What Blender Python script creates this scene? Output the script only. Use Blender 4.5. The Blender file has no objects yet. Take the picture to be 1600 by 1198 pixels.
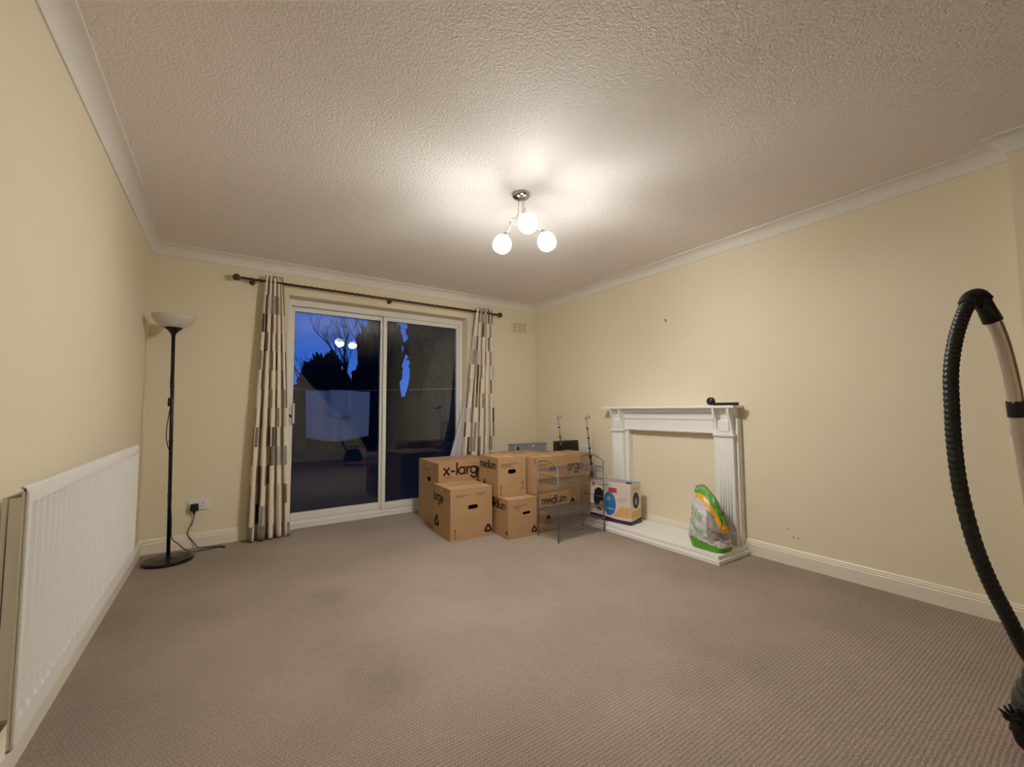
import bpy, bmesh, math, random
from mathutils import Vector, Matrix
random.seed(7)
S = bpy.context.scene
COL = S.collection
PI = math.pi

# ------------------------------------------------------------------ camera
CAM_H, YAW, PITCH, ROLL, FPX = 1.073, -34.1758, 3.6201, -0.3559, 655.3466
cam = bpy.data.cameras.new('camera')
cam.sensor_width = 36.0
cam.lens = FPX * 36.0 / 1600.0
cam.clip_start = 0.02
cam_o = bpy.data.objects.new('camera', cam)
COL.objects.link(cam_o)
y_, p_, r_ = map(math.radians, (YAW, PITCH, ROLL))
fw = Vector((-math.sin(y_) * math.cos(p_), math.cos(y_) * math.cos(p_), math.sin(p_)))
rt = Vector((math.cos(y_), math.sin(y_), 0))
up = rt.cross(fw)
rt2 = rt * math.cos(r_) + up * math.sin(r_)
up2 = -rt * math.sin(r_) + up * math.cos(r_)
cam_o.matrix_world = Matrix(((rt2.x, up2.x, -fw.x, 0), (rt2.y, up2.y, -fw.y, 0), (rt2.z, up2.z, -fw.z, CAM_H), (0, 0, 0, 1)))
S.camera = cam_o

# ------------------------------------------------------------------ world: dusk sky
w = bpy.data.worlds.new('dusk_sky')
S.world = w
w.use_nodes = True
nt = w.node_tree
nt.nodes.clear()
o_ = nt.nodes.new('ShaderNodeOutputWorld')
bg = nt.nodes.new('ShaderNodeBackground')
tc = nt.nodes.new('ShaderNodeTexCoord')
sx = nt.nodes.new('ShaderNodeSeparateXYZ')
cr = nt.nodes.new('ShaderNodeValToRGB')
cr.color_ramp.elements[0].position = 0.0
cr.color_ramp.elements[0].color = (0.07, 0.24, 1.0, 1)
cr.color_ramp.elements[1].position = 0.38
cr.color_ramp.elements[1].color = (0.02, 0.07, 0.30, 1)
zen = cr.color_ramp.elements.new(1.0)
zen.color = (0.01, 0.025, 0.10, 1)
nt.links.new(tc.outputs['Generated'], sx.inputs[0])
nt.links.new(sx.outputs['Z'], cr.inputs[0])
nt.links.new(cr.outputs[0], bg.inputs['Color'])
bg.inputs['Strength'].default_value = 0.85
nt.links.new(bg.outputs[0], o_.inputs[0])

# ------------------------------------------------------------------ exposure and the strength of the room's lamp
S.view_settings.view_transform = 'Standard'
S.view_settings.look = 'None'
S.view_settings.gamma = 1.0
S.view_settings.use_curve_mapping = False
S.view_settings.exposure = 0.12
GLOBE_DOWN, GLOBE_UP = 345.0, 4.0

# ------------------------------------------------------------------ materials
def lin(c):
    return tuple(((x / 255) / 12.92 if x / 255 <= .04045 else ((x / 255 + .055) / 1.055) ** 2.4) for x in c) + (1,)

def mat(name, rgb, rough=0.6, metal=0.0, spec=0.5, bump=None, var=None, emit=None):
    m = bpy.data.materials.new(name)
    m.use_nodes = True
    n = m.node_tree
    b = n.nodes['Principled BSDF']
    b.inputs['Base Color'].default_value = lin(rgb)
    b.inputs['Roughness'].default_value = rough
    b.inputs['Metallic'].default_value = metal
    b.inputs['Specular IOR Level'].default_value = spec
    t = n.nodes.new('ShaderNodeTexCoord')
    if var:
        sc, amt = var
        no = n.nodes.new('ShaderNodeTexNoise')
        no.inputs['Scale'].default_value = sc
        no.inputs['Detail'].default_value = 4
        n.links.new(t.outputs['Object'], no.inputs['Vector'])
        mr = n.nodes.new('ShaderNodeMapRange')
        mr.inputs['From Min'].default_value = 0.3
        mr.inputs['From Max'].default_value = 0.7
        mr.inputs['To Min'].default_value = 1 - amt
        mr.inputs['To Max'].default_value = 1 + amt
        n.links.new(no.outputs['Fac'], mr.inputs['Value'])
        mx = n.nodes.new('ShaderNodeVectorMath')
        mx.operation = 'SCALE'
        mx.inputs[0].default_value = lin(rgb)[:3]
        n.links.new(mr.outputs[0], mx.inputs['Scale'])
        n.links.new(mx.outputs[0], b.inputs['Base Color'])
    if bump:
        sc, st, di = bump
        no = n.nodes.new('ShaderNodeTexNoise')
        no.inputs['Scale'].default_value = sc
        no.inputs['Detail'].default_value = 3
        n.links.new(t.outputs['Object'], no.inputs['Vector'])
        bp = n.nodes.new('ShaderNodeBump')
        bp.inputs['Strength'].default_value = st
        bp.inputs['Distance'].default_value = di
        n.links.new(no.outputs['Fac'], bp.inputs['Height'])
        n.links.new(bp.outputs[0], b.inputs['Normal'])
    if emit:
        b.inputs['Emission Color'].default_value = lin(emit[0])
        b.inputs['Emission Strength'].default_value = emit[1]
    return m

M = {}
M['wall'] = mat('cream_wall_paint', (233, 221, 193), 0.75, spec=0.3, bump=(90, 0.06, 0.002), var=(1.2, 0.015))
M['white'] = mat('white_gloss_paint', (238, 235, 229), 0.4)
M['skirt'] = mat('off_white_gloss_paint', (236, 227, 208), 0.4)
M['coving'] = mat('white_matt_plaster', (232, 226, 216), 0.7, spec=0.3)
M['upvc'] = mat('white_plastic_frame', (232, 228, 218), 0.3)
M['rad'] = mat('white_enamel', (232, 228, 220), 0.4)
M['black'] = mat('black_plastic', (16, 15, 16), 0.4)
M['blackmetal'] = mat('black_painted_metal', (18, 16, 15), 0.35, 0.2)
M['chrome'] = mat('polished_chrome', (200, 200, 200), 0.12, 1.0)
M['steel'] = mat('brushed_steel_tube', (214, 204, 188), 0.25, 0.7)
M['rod'] = mat('dark_bronze_metal', (92, 76, 62), 0.3, 0.85)
M['wire'] = mat('grey_wire', (120, 115, 112), 0.4, 0.6)
M['ink'] = mat('dark_brown_print', (58, 40, 30), 0.8, spec=0.1)
M['inkmid'] = mat('faded_brown_print', (104, 78, 54), 0.8, spec=0.1)
M['tape'] = mat('packing_tape', (176, 144, 106), 0.3)
M['case'] = mat('dark_grey_plastic_case', (42, 40, 42), 0.55)
M['silver'] = mat('grey_blue_plastic', (146, 150, 160), 0.45, var=(8, 0.08))
M['frost'] = mat('frosted_white_shade', (236, 230, 220), 0.35)
M['frost'].node_tree.nodes['Principled BSDF'].inputs['Transmission Weight'].default_value = 0.25
M['pink'] = mat('pink_plastic', (214, 120, 138), 0.35)
M['lining'] = mat('white_curtain_lining', (205, 200, 198), 0.9, spec=0.1, bump=(200, 0.1, 0.001))
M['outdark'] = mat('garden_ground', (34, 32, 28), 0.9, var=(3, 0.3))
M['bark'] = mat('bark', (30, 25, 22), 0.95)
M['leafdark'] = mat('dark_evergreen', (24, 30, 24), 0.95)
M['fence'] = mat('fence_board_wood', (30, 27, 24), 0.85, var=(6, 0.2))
M['sheet'] = mat('white_cotton_sheet', (232, 220, 216), 0.9, spec=0.1)
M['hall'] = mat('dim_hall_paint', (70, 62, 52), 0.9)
M['grime'] = mat('dark_plug_hole', (92, 74, 52), 0.9)
M['hallfloor'] = mat('hall_carpet', (70, 62, 54), 0.95)

# cardboard: warm brown with faint flute lines
def cardboard():
    m = mat('brown_cardboard', (180, 144, 106), 0.85, spec=0.15, var=(2.5, 0.05))
    n = m.node_tree
    b = n.nodes['Principled BSDF']
    t = n.nodes.new('ShaderNodeTexCoord')
    wv = n.nodes.new('ShaderNodeTexWave')
    wv.bands_direction = 'X'
    wv.inputs['Scale'].default_value = 40
    n.links.new(t.outputs['Object'], wv.inputs['Vector'])
    bp = n.nodes.new('ShaderNodeBump')
    bp.inputs['Strength'].default_value = 0.06
    bp.inputs['Distance'].default_value = 0.001
    n.links.new(wv.outputs['Fac'], bp.inputs['Height'])
    n.links.new(bp.outputs[0], b.inputs['Normal'])
    return m
M['card'] = cardboard()

def ceiling_mat():
    m = mat('textured_ceiling_coating', (240, 233, 226), 0.85, spec=0.2)
    n = m.node_tree
    b = n.nodes['Principled BSDF']
    t = n.nodes.new('ShaderNodeTexCoord')
    v = n.nodes.new('ShaderNodeTexVoronoi')
    v.feature = 'SMOOTH_F1'
    v.inputs['Scale'].default_value = 88
    v.inputs['Smoothness'].default_value = 0.5
    no = n.nodes.new('ShaderNodeTexNoise')
    no.inputs['Scale'].default_value = 52
    no.inputs['Detail'].default_value = 5
    no.inputs['Roughness'].default_value = 0.65
    no.inputs['Distortion'].default_value = 0.8
    nd = n.nodes.new('ShaderNodeTexNoise')
    nd.inputs['Scale'].default_value = 30
    n.links.new(t.outputs['Object'], nd.inputs['Vector'])
    vm = n.nodes.new('ShaderNodeVectorMath')
    vm.operation = 'MULTIPLY_ADD'
    vm.inputs[1].default_value = (0.03, 0.03, 0.03)
    n.links.new(nd.outputs['Color'], vm.inputs[0])
    n.links.new(t.outputs['Object'], vm.inputs[2])
    n.links.new(vm.outputs[0], v.inputs['Vector'])
    n.links.new(t.outputs['Object'], no.inputs['Vector'])
    ad = n.nodes.new('ShaderNodeMath')
    ad.operation = 'MULTIPLY_ADD'
    ad.inputs[1].default_value = -0.9
    n.links.new(v.outputs['Distance'], ad.inputs[0])
    n.links.new(no.outputs['Fac'], ad.inputs[2])
    bp = n.nodes.new('ShaderNodeBump')
    bp.inputs['Strength'].default_value = 0.6
    bp.inputs['Distance'].default_value = 0.0045
    n.links.new(ad.outputs[0], bp.inputs['Height'])
    n.links.new(bp.outputs[0], b.inputs['Normal'])
    return m
M['ceil'] = ceiling_mat()

def carpet_mat():
    m = mat('ribbed_beige_carpet', (150, 128, 108), 0.95, spec=0.05)
    n = m.node_tree
    b = n.nodes['Principled BSDF']
    N = n.nodes.new
    L = n.links.new
    t = N('ShaderNodeTexCoord')
    s = N('ShaderNodeSeparateXYZ')
    L(t.outputs['Object'], s.inputs[0])
    wob = N('ShaderNodeTexNoise'); wob.inputs['Scale'].default_value = 9
    L(t.outputs['Object'], wob.inputs['Vector'])
    def math_(op, a, bb=None, c=None):
        q = N('ShaderNodeMath'); q.operation = op
        for i, v in enumerate((a, bb, c)):
            if v is None: continue
            if isinstance(v, (int, float)): q.inputs[i].default_value = v
            else: L(v, q.inputs[i])
        return q.outputs[0]
    wob2 = N('ShaderNodeTexNoise'); wob2.inputs['Scale'].default_value = 75; wob2.inputs['Detail'].default_value = 2
    L(t.outputs['Object'], wob2.inputs['Vector'])
    yy = math_('MULTIPLY_ADD', wob2.outputs['Fac'], 0.010, math_('MULTIPLY_ADD', wob.outputs['Fac'], 0.006, s.outputs['Y']))
    rows = math_('MULTIPLY', yy, 2 * PI / 0.0135)
    rib = math_('SINE', rows)
    rowid = math_('FLOOR', math_('DIVIDE', yy, 0.0135))
    xo = math_('MULTIPLY_ADD', wob2.outputs['Fac'], 0.022, math_('MULTIPLY_ADD', rowid, 0.0062, s.outputs['X']))
    bead = math_('SINE', math_('MULTIPLY', xo, 2 * PI / 0.0125))
    h = math_('MULTIPLY_ADD', bead, 0.55, math_('MULTIPLY', rib, 0.75))
    fine = N('ShaderNodeTexNoise'); fine.inputs['Scale'].default_value = 240; fine.inputs['Detail'].default_value = 2
    L(t.outputs['Object'], fine.inputs['Vector'])
    h2 = math_('MULTIPLY_ADD', fine.outputs['Fac'], 2.4, math_('ADD', h, -0.4))
    bp = N('ShaderNodeBump'); bp.inputs['Strength'].default_value = 0.6; bp.inputs['Distance'].default_value = 0.0016
    L(h2, bp.inputs['Height']); L(bp.outputs[0], b.inputs['Normal'])
    # colour: yarn rows lighter than the gaps, plus broad wear
    ramp = N('ShaderNodeMapRange'); ramp.inputs['From Min'].default_value = -0.6; ramp.inputs['From Max'].default_value = 2.2
    ramp.inputs['To Min'].default_value = 0.70; ramp.inputs['To Max'].default_value = 1.20
    L(h2, ramp.inputs['Value'])
    big = N('ShaderNodeTexNoise'); big.inputs['Scale'].default_value = 1.5; big.inputs['Detail'].default_value = 5
    L(t.outputs['Object'], big.inputs['Vector'])
    bigr = N('ShaderNodeMapRange'); bigr.inputs['From Min'].default_value = 0.35; bigr.inputs['From Max'].default_value = 0.65
    bigr.inputs['To Min'].default_value = 0.90; bigr.inputs['To Max'].default_value = 1.07
    L(big.outputs['Fac'], bigr.inputs['Value'])
    f = math_('MULTIPLY', ramp.outputs[0], bigr.outputs[0])
    # trodden stains at fixed spots on the carpet
    pn = N('ShaderNodeTexNoise'); pn.inputs['Scale'].default_value = 14; pn.inputs['Detail'].default_value = 5
    L(t.outputs['Object'], pn.inputs['Vector'])
    for (px, py, r, k) in ((0.53, 2.68, 0.14, 0.6), (0.56, 1.74, 0.22, 0.42), (1.55, 1.0, 0.20, 0.45)):
        d = N('ShaderNodeVectorMath'); d.operation = 'DISTANCE'
        L(t.outputs['Object'], d.inputs[0]); d.inputs[1].default_value = (px, py, 0)
        e = math_('MULTIPLY_ADD', pn.outputs['Fac'], -0.25, math_('ADD', d.outputs['Value'], 0.125))
        mr = N('ShaderNodeMapRange'); mr.interpolation_type = 'SMOOTHSTEP'
        mr.inputs['From Min'].default_value = 0.0; mr.inputs['From Max'].default_value = r
        mr.inputs['To Min'].default_value = 1 - 0.28 * k; mr.inputs['To Max'].default_value = 1
        L(e, mr.inputs['Value'])
        f = math_('MULTIPLY', f, mr.outputs[0])
    sc = N('ShaderNodeVectorMath'); sc.operation = 'SCALE'
    sc.inputs[0].default_value = lin((164, 149, 134))[:3]
    L(f, sc.inputs['Scale']); L(sc.outputs[0], b.inputs['Base Color'])
    return m
M['carpet'] = carpet_mat()

def curtain_mat():
    m = mat('brick_print_curtain_cloth', (220, 208, 185), 0.85, spec=0.15)
    n = m.node_tree
    b = n.nodes['Principled BSDF']
    N = n.nodes.new; L = n.links.new
    uv = N('ShaderNodeUVMap'); uv.uv_map = 'UVMap'
    s = N('ShaderNodeSeparateXYZ'); L(uv.outputs[0], s.inputs[0])
    def math_(op, a, bb=None, c=None):
        q = N('ShaderNodeMath'); q.operation = op
        for i, v in enumerate((a, bb, c)):
            if v is None: continue
            if isinstance(v, (int, float)): q.inputs[i].default_value = v
            else: L(v, q.inputs[i])
        return q.outputs[0]
    cu = math_('FLOOR', math_('DIVIDE', s.outputs['X'], 0.034))
    cv = math_('FLOOR', math_('MULTIPLY_ADD', s.outputs['Y'], 1 / 0.163, 0.23))
    cb = N('ShaderNodeCombineXYZ'); L(cu, cb.inputs[0]); L(cv, cb.inputs[1])
    wn = N('ShaderNodeTexWhiteNoise'); wn.noise_dimensions = '2D'; L(cb.outputs[0], wn.inputs['Vector'])
    r = N('ShaderNodeValToRGB'); r.color_ramp.interpolation = 'CONSTANT'
    el = r.color_ramp.elements
    el[0].position = 0; el[0].color = lin((228, 216, 192))
    el[1].position = 0.64; el[1].color = lin((190, 180, 164))
    for p, c in ((0.75, (150, 142, 136)), (0.84, (130, 116, 102)), (0.92, (88, 76, 68))):
        e = el.new(p); e.color = lin(c)
    L(wn.outputs['Value'], r.inputs[0])
    no = N('ShaderNodeTexNoise'); no.inputs['Scale'].default_value = 300
    L(uv.outputs[0], no.inputs['Vector'])
    mr = N('ShaderNodeMapRange'); mr.inputs['To Min'].default_value = 0.85; mr.inputs['To Max'].default_value = 1.15
    L(no.outputs['Fac'], mr.inputs['Value'])
    sc = N('ShaderNodeVectorMath'); sc.operation = 'SCALE'
    L(r.outputs[0], sc.inputs[0]); L(mr.outputs[0], sc.inputs['Scale']); L(sc.outputs[0], b.inputs['Base Color'])
    return m
M['curtain'] = curtain_mat()

def glass_mat():
    m = bpy.data.materials.new('window_glass')
    m.use_nodes = True
    n = m.node_tree
    n.nodes.clear()
    o = n.nodes.new('ShaderNodeOutputMaterial')
    tr = n.nodes.new('ShaderNodeBsdfTransparent'); tr.inputs['Color'].default_value = (0.93, 0.95, 0.96, 1)
    gl = n.nodes.new('ShaderNodeBsdfGlossy'); gl.inputs['Roughness'].default_value = 0.004
    fr = n.nodes.new('ShaderNodeFresnel'); fr.inputs['IOR'].default_value = 1.5
    mx = n.nodes.new('ShaderNodeMixShader')
    n.links.new(fr.outputs[0], mx.inputs[0])
    n.links.new(tr.outputs[0], mx.inputs[1]); n.links.new(gl.outputs[0], mx.inputs[2])
    n.links.new(mx.outputs[0], o.inputs[0])
    return m
M['glass'] = glass_mat()

def globe_mat():
    m = bpy.data.materials.new('lit_opal_glass')
    m.use_nodes = True
    n = m.node_tree
    n.nodes.clear()
    o = n.nodes.new('ShaderNodeOutputMaterial')
    e = n.nodes.new('ShaderNodeEmission'); e.inputs['Color'].default_value = (1.0, 0.985, 0.955, 1)
    g = n.nodes.new('ShaderNodeNewGeometry')
    s = n.nodes.new('ShaderNodeSeparateXYZ')
    mr = n.nodes.new('ShaderNodeMapRange')
    mr.interpolation_type = 'SMOOTHSTEP'
    mr.inputs['From Min'].default_value = -0.75; mr.inputs['From Max'].default_value = 0.22
    mr.inputs['To Min'].default_value = GLOBE_DOWN; mr.inputs['To Max'].default_value = GLOBE_UP
    n.links.new(g.outputs['True Normal'], s.inputs[0]); n.links.new(s.outputs['Z'], mr.inputs['Value'])
    n.links.new(mr.outputs[0], e.inputs['Strength']); n.links.new(e.outputs[0], o.inputs[0])
    return m
M['globe'] = globe_mat()

# ------------------------------------------------------------------ helpers
def tag(o, label=None, cat=None, group=None, kind=None):
    if label: o['label'] = label
    if cat: o['category'] = cat
    if group: o['group'] = group
    if kind: o['kind'] = kind
    return o

def empty(name, loc=(0, 0, 0), rz=0.0):
    o = bpy.data.objects.new(name, None)
    o.empty_display_size = 0.05
    COL.objects.link(o)
    o.location = loc
    o.rotation_euler = (0, 0, rz)
    return o

def link(name, bm, m, parent=None, smooth=False, loc=None):
    bmesh.ops.recalc_face_normals(bm, faces=bm.faces[:])
    me = bpy.data.meshes.new(name)
    bm.to_mesh(me)
    bm.free()
    for mm in (m if isinstance(m, (list, tuple)) else [m]):
        me.materials.append(mm)
    if smooth:
        for p in me.polygons: p.use_smooth = True
    o = bpy.data.objects.new(name, me)
    COL.objects.link(o)
    if parent: o.parent = parent
    if loc: o.location = loc
    return o

def auto_smooth(o, deg=35):
    me = o.data
    bm = bmesh.new(); bm.from_mesh(me)
    for e in bm.edges:
        if len(e.link_faces) == 2 and e.calc_face_angle(0) > math.radians(deg): e.smooth = False
    for f in bm.faces: f.smooth = True
    bm.to_mesh(me); bm.free()
    return o

def box(bm, x0, x1, y0, y1, z0, z1, bev=0.0):
    r = bmesh.ops.create_cube(bm, size=1)
    for v in r['verts']:
        v.co = Vector((x0 + (v.co.x + .5) * (x1 - x0), y0 + (v.co.y + .5) * (y1 - y0), z0 + (v.co.z + .5) * (z1 - z0)))
    if bev > 0:
        es = list({e for v in r['verts'] for e in v.link_edges})
        bmesh.ops.bevel(bm, geom=es, offset=bev, segments=2, profile=0.6, affect='EDGES')
    return bm

def tube(bm, pts, r, seg=10, caps=True):
    pts = [Vector(p) for p in pts]
    rs = r if isinstance(r, (list, tuple)) else [r] * len(pts)
    rings = []
    ref = None
    for i, p in enumerate(pts):
        a = pts[max(i - 1, 0)]; b = pts[min(i + 1, len(pts) - 1)]
        d = (b - a).normalized()
        if ref is None:
            ref = Vector((0, 0, 1)) if abs(d.z) < .9 else Vector((1, 0, 0))
            ref = (ref - d * ref.dot(d)).normalized()
        else:
            ref = (ref - d * ref.dot(d)).normalized()
        s = d.cross(ref)
        rings.append([bm.verts.new(p + (ref * math.cos(2 * PI * k / seg) + s * math.sin(2 * PI * k / seg)) * rs[i]) for k in range(seg)])
    for a, b in zip(rings, rings[1:]):
        for k in range(seg):
            bm.faces.new((a[k], a[(k + 1) % seg], b[(k + 1) % seg], b[k]))
    if caps:
        bm.faces.new(rings[0][::-1]); bm.faces.new(rings[-1])
    return bm

def smoothpath(pts, n=6):
    pts = [Vector(p) for p in pts]
    out = []
    for i in range(len(pts) - 1):
        p0 = pts[max(i - 1, 0)]; p1 = pts[i]; p2 = pts[i + 1]; p3 = pts[min(i + 2, len(pts) - 1)]
        for k in range(n):
            t = k / n
            out.append(0.5 * ((2 * p1) + (-p0 + p2) * t + (2 * p0 - 5 * p1 + 4 * p2 - p3) * t * t + (-p0 + 3 * p1 - 3 * p2 + p3) * t ** 3))
    out.append(pts[-1])
    return out

def lathe(bm, prof, seg=32, c=(0, 0, 0), cap=True):
    c = Vector(c)
    rings = []
    for r, z in prof:
        if r < 1e-6: rings.append([bm.verts.new(c + Vector((0, 0, z)))])
        else: rings.append([bm.verts.new(c + Vector((r * math.cos(2 * PI * k / seg), r * math.sin(2 * PI * k / seg), z))) for k in range(seg)])
    for a, b in zip(rings, rings[1:]):
        for k in range(seg):
            k2 = (k + 1) % seg
            if len(a) == 1 and len(b) == 1: continue
            if len(a) == 1: bm.faces.new((a[0], b[k2], b[k]))
            elif len(b) == 1: bm.faces.new((a[k], a[k2], b[0]))
            else: bm.faces.new((a[k], a[k2], b[k2], b[k]))
    return bm

def prism(bm, prof, A, B, out, sa=0, sb=0):
    """profile [(offset from wall, z)] swept A->B (2D wall line); out = unit normal into the room; sa/sb: mitre sign."""
    A = Vector(A); B = Vector(B); out = Vector(out)
    d = (B - A).normalized()
    ra = []; rb = []
    for o, z in prof:
        pa = A + out * o + d * (sa * o); pb = B + out * o + d * (sb * o)
        ra.append(bm.verts.new((pa.x, pa.y, z))); rb.append(bm.verts.new((pb.x, pb.y, z)))
    n = len(prof)
    for k in range(n):
        k2 = (k + 1) % n
        bm.faces.new((ra[k], ra[k2], rb[k2], rb[k]))
    bm.faces.new(ra[::-1]); bm.faces.new(rb)
    return bm

def xf(bm, mtx, start=0):
    bm.verts.ensure_lookup_table()
    for v in bm.verts[start:]: v.co = mtx @ v.co

# ------------------------------------------------------------------ room shell
XL, XR, YB, H = -0.520, 3.243, 4.247, 2.40
X2, YS = 3.140, 0.270          # the near part of the right wall stands further into the room
YR = -1.12                     # wall behind the camera
DX0, DX1, DZ = 0.440, 2.266, 2.133   # patio door opening
TW = 0.28

def struct(name, bm, m, label=None):
    o = link(name, bm, m); o['kind'] = 'structure'
    if label: o['label'] = label
    return o

bm = bmesh.new(); box(bm, XL - .3, 3.6, YR - 2.6, YB, -0.12, 0.0); box(bm, DX0, DX1, YB, 4.36, -0.12, 0.0)
struct('floor', bm, M['carpet'], 'ribbed beige fitted carpet with trodden darker spots')
bm = bmesh.new(); box(bm, XL - .3, 3.6, YR - 2.6, YB + .3, H, H + .12)
struct('ceiling', bm, M['ceil'], 'textured off-white ceiling')
bm = bmesh.new(); box(bm, XL - .2, XL, YR - .1, YB + TW, -0.05, H + .05)
struct('wall_left', bm, M['wall'], 'cream painted wall behind the radiator')
bm = bmesh.new()
box(bm, XR, XR + .25, YS, YB + TW, -0.05, H + .05)
box(bm, X2, XR + .25, YR - .1, YS, -0.05, H + .05)
struct('wall_right', bm, M['wall'], 'cream painted wall with the fire surround')
bm = bmesh.new()
box(bm, XL - .2, DX0, YB, YB + TW, -0.05, H + .05)
box(bm, DX1, XR + .25, YB, YB + TW, -0.05, H + .05)
box(bm, DX0, DX1, YB, YB + TW, DZ, H + .05)
struct('wall_back', bm, M['wall'], 'cream painted wall around the patio doors')
# wall behind the camera: solid part cut along the slope of a staircase, dim hall beyond
bm = bmesh.new()
pts = [(XL, 0), (X2, 0), (X2, .12), (2.72, .12), (2.60, .38), (1.16, 2.04), (1.16, H), (XL, H)]
f0 = bm.faces.new([bm.verts.new((x, YR, z)) for x, z in pts])
r = bmesh.ops.extrude_face_region(bm, geom=[f0])
for v in r['geom']:
    if isinstance(v, bmesh.types.BMVert): v.co.y -= .1
struct('wall_rear', bm, M['wall'], 'cream wall cut along the stair slope')
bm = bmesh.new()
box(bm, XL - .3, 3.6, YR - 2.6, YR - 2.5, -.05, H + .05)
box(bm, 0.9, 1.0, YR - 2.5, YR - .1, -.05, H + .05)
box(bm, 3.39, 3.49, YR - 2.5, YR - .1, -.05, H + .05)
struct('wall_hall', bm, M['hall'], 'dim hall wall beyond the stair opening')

# coving (concave profile)
cc, cw = 0.0785, 0.082
prof = [(0, H), (0, H - cw), (0.007, H - cw), (0.009, H - cw + .008)]
R_ = cc - .017
for k in range(0, 9):
    a = PI / 2 * k / 8
    prof.append((0.009 + R_ * (1 - math.cos(a)), H - 0.010 - R_ * (1 - math.sin(a)) + 0.0))
prof += [(cc, H - .008), (cc, H)]
for i, (A, B, o, sa, sb) in enumerate([((XL, YR), (XL, YB), (1, 0), 0, -1), ((XL, YB), (XR, YB), (0, -1), 1, -1),
                                       ((XR, YB), (XR, YS), (-1, 0), 1, -1), ((XR, YS), (X2, YS), (0, 1), 1, 1),
                                       ((X2, YS), (X2, YR), (-1, 0), -1, 0)]):
    bm = bmesh.new(); prism(bm, prof, A, B, o, sa, sb)
    auto_smooth(struct('trim_%d' % (i + 1), bm, M['coving'], ['white concave ceiling coving above the left wall', 'white concave ceiling coving above the patio doors',
                'white concave ceiling coving above the fire surround', 'short return of the white coving', 'white coving above the near part of the right wall'][i]), 40)
# skirting boards
sk = [(0, 0), (0, .110), (.006, .110), (.010, .104), (.011, .094), (.016, .090), (.012, .084), (.018, .078), (.018, 0)]
sides = [('baseboard_left', (XL, YR), (XL, YB), (1, 0), 0, -1), ('baseboard_back', (XL, YB), (DX0, YB), (0, -1), 1, 0),
         ('baseboard_back.001', (DX1, YB), (XR, YB), (0, -1), 0, -1), ('baseboard_right', (XR, YB), (XR, YS), (-1, 0), 1, -1),
         ('baseboard_right.001', (XR, YS), (X2, YS), (0, 1), 1, 1), ('baseboard_right.002', (X2, YS), (X2, YR), (-1, 0), -1, 0)]
for nm, A, B, o, sa, sb in sides:
    bm = bmesh.new(); prism(bm, sk, A, B, o, sa, sb); struct(nm, bm, M['skirt'], 'white moulded skirting board')

# ------------------------------------------------------------------ patio door
dr = empty('door_1'); tag(dr, 'white framed sliding patio door with two dark panes', kind='structure')
def part(name, bm, m, parent, label=None, smooth=False):
    o = link(name, bm, m, parent, smooth)
    if label: o['label'] = label
    return o
y0, y1 = 4.362, 4.46
ox0, ox1, oz = 0.442, 2.262, 2.128
for nm, b in (('frame_jamb', (ox0, .474, y0, y1, .055, oz)), ('frame_jamb', (2.216, ox1, y0, y1, .055, oz)),
              ('frame_head', (.474, 2.216, y0, y1, 2.068, oz))):
    bm = bmesh.new(); box(bm, *b, bev=.003); part(nm, bm, M['upvc'], dr)
bm = bmesh.new()
box(bm, ox0, ox1, y0 - .012, y1, 0, .030, .003); box(bm, ox0, ox1, y0, y1, .032, .055, .003)
box(bm, .476, 2.214, y0 + .014, y0 + .018, .055, .066); box(bm, .476, 2.214, y0 + .05, y0 + .054, .055, .066)
part('threshold', bm, M['upvc'], dr, 'stepped white threshold with tracks')
def sash(x0, x1, sl, sr, ya, label, handle=False):
    s = empty('sash'); s.parent = dr; s['label'] = label
    yb = ya + .034; z0, z1 = .067, 2.066; rb = .066; rtp = .044
    for nm, b in (('stile', (x0, x0 + sl, ya, yb, z0, z1)), ('stile', (x1 - sr, x1, ya, yb, z0, z1)),
                  ('bottom_rail', (x0 + sl, x1 - sr, ya, yb, z0, z0 + rb)), ('top_rail', (x0 + sl, x1 - sr, ya, yb, z1 - rtp, z1))):
        bm = bmesh.new(); box(bm, *b, bev=.004); part(nm, bm, M['upvc'], s)
    bm = bmesh.new(); g = .004
    box(bm, x0 + sl - g, x1 - sr + g, ya + .012, ya + .016, z0 + rb - g, z1 - rtp + g)
    part('pane', bm, M['glass'], s)
    bm = bmesh.new(); box(bm, x0 + sl - g, x1 - sr + g, ya + .026, ya + .030, z0 + rb - g, z1 - rtp + g); part('pane', bm, M['glass'], s)
    bm = bmesh.new()
    for a, b in (((x0 + sl, z0 + rb), (x0 + sl + .003, z1 - rtp)), ((x1 - sr - .003, z0 + rb), (x1 - sr, z1 - rtp)), ((x0 + sl, z1 - rtp - .004), (x1 - sr, z1 - rtp))):
        box(bm, a[0], b[0], ya + .002, ya + .011, a[1], b[1])
    part('rubber_seal', bm, M['black'], s)
    if handle:
        bm = bmesh.new(); box(bm, x0 + .004, x0 + .028, ya - .008, ya, .955, 1.155, .004); part('handle_plate', bm, M['upvc'], s)
        bm = bmesh.new(); box(bm, x0 + .030, x0 + .046, ya - .036, ya - .010, .962, 1.150, .006)
        box(bm, x0 + .012, x0 + .040, ya - .016, ya, .975, .995); box(bm, x0 + .012, x0 + .040, ya - .016, ya, 1.115, 1.135)
        part('handle', bm, M['upvc'], s)
        bm = bmesh.new(); box(bm, x0 + .008, x0 + .026, ya - .018, ya - .007, 1.018, 1.036, .002); box(bm, x0 + .002, x0 + .018, ya - .022, ya - .012, 1.034, 1.046, .002)
        part('lock_barrel', bm, M['black'], s)
sash(.475, 1.352, .035, .036, 4.404, 'left sliding sash with the lock', True)
sash(1.340, 2.215, .036, .030, 4.368, 'right sash standing in front of the left one')

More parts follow.
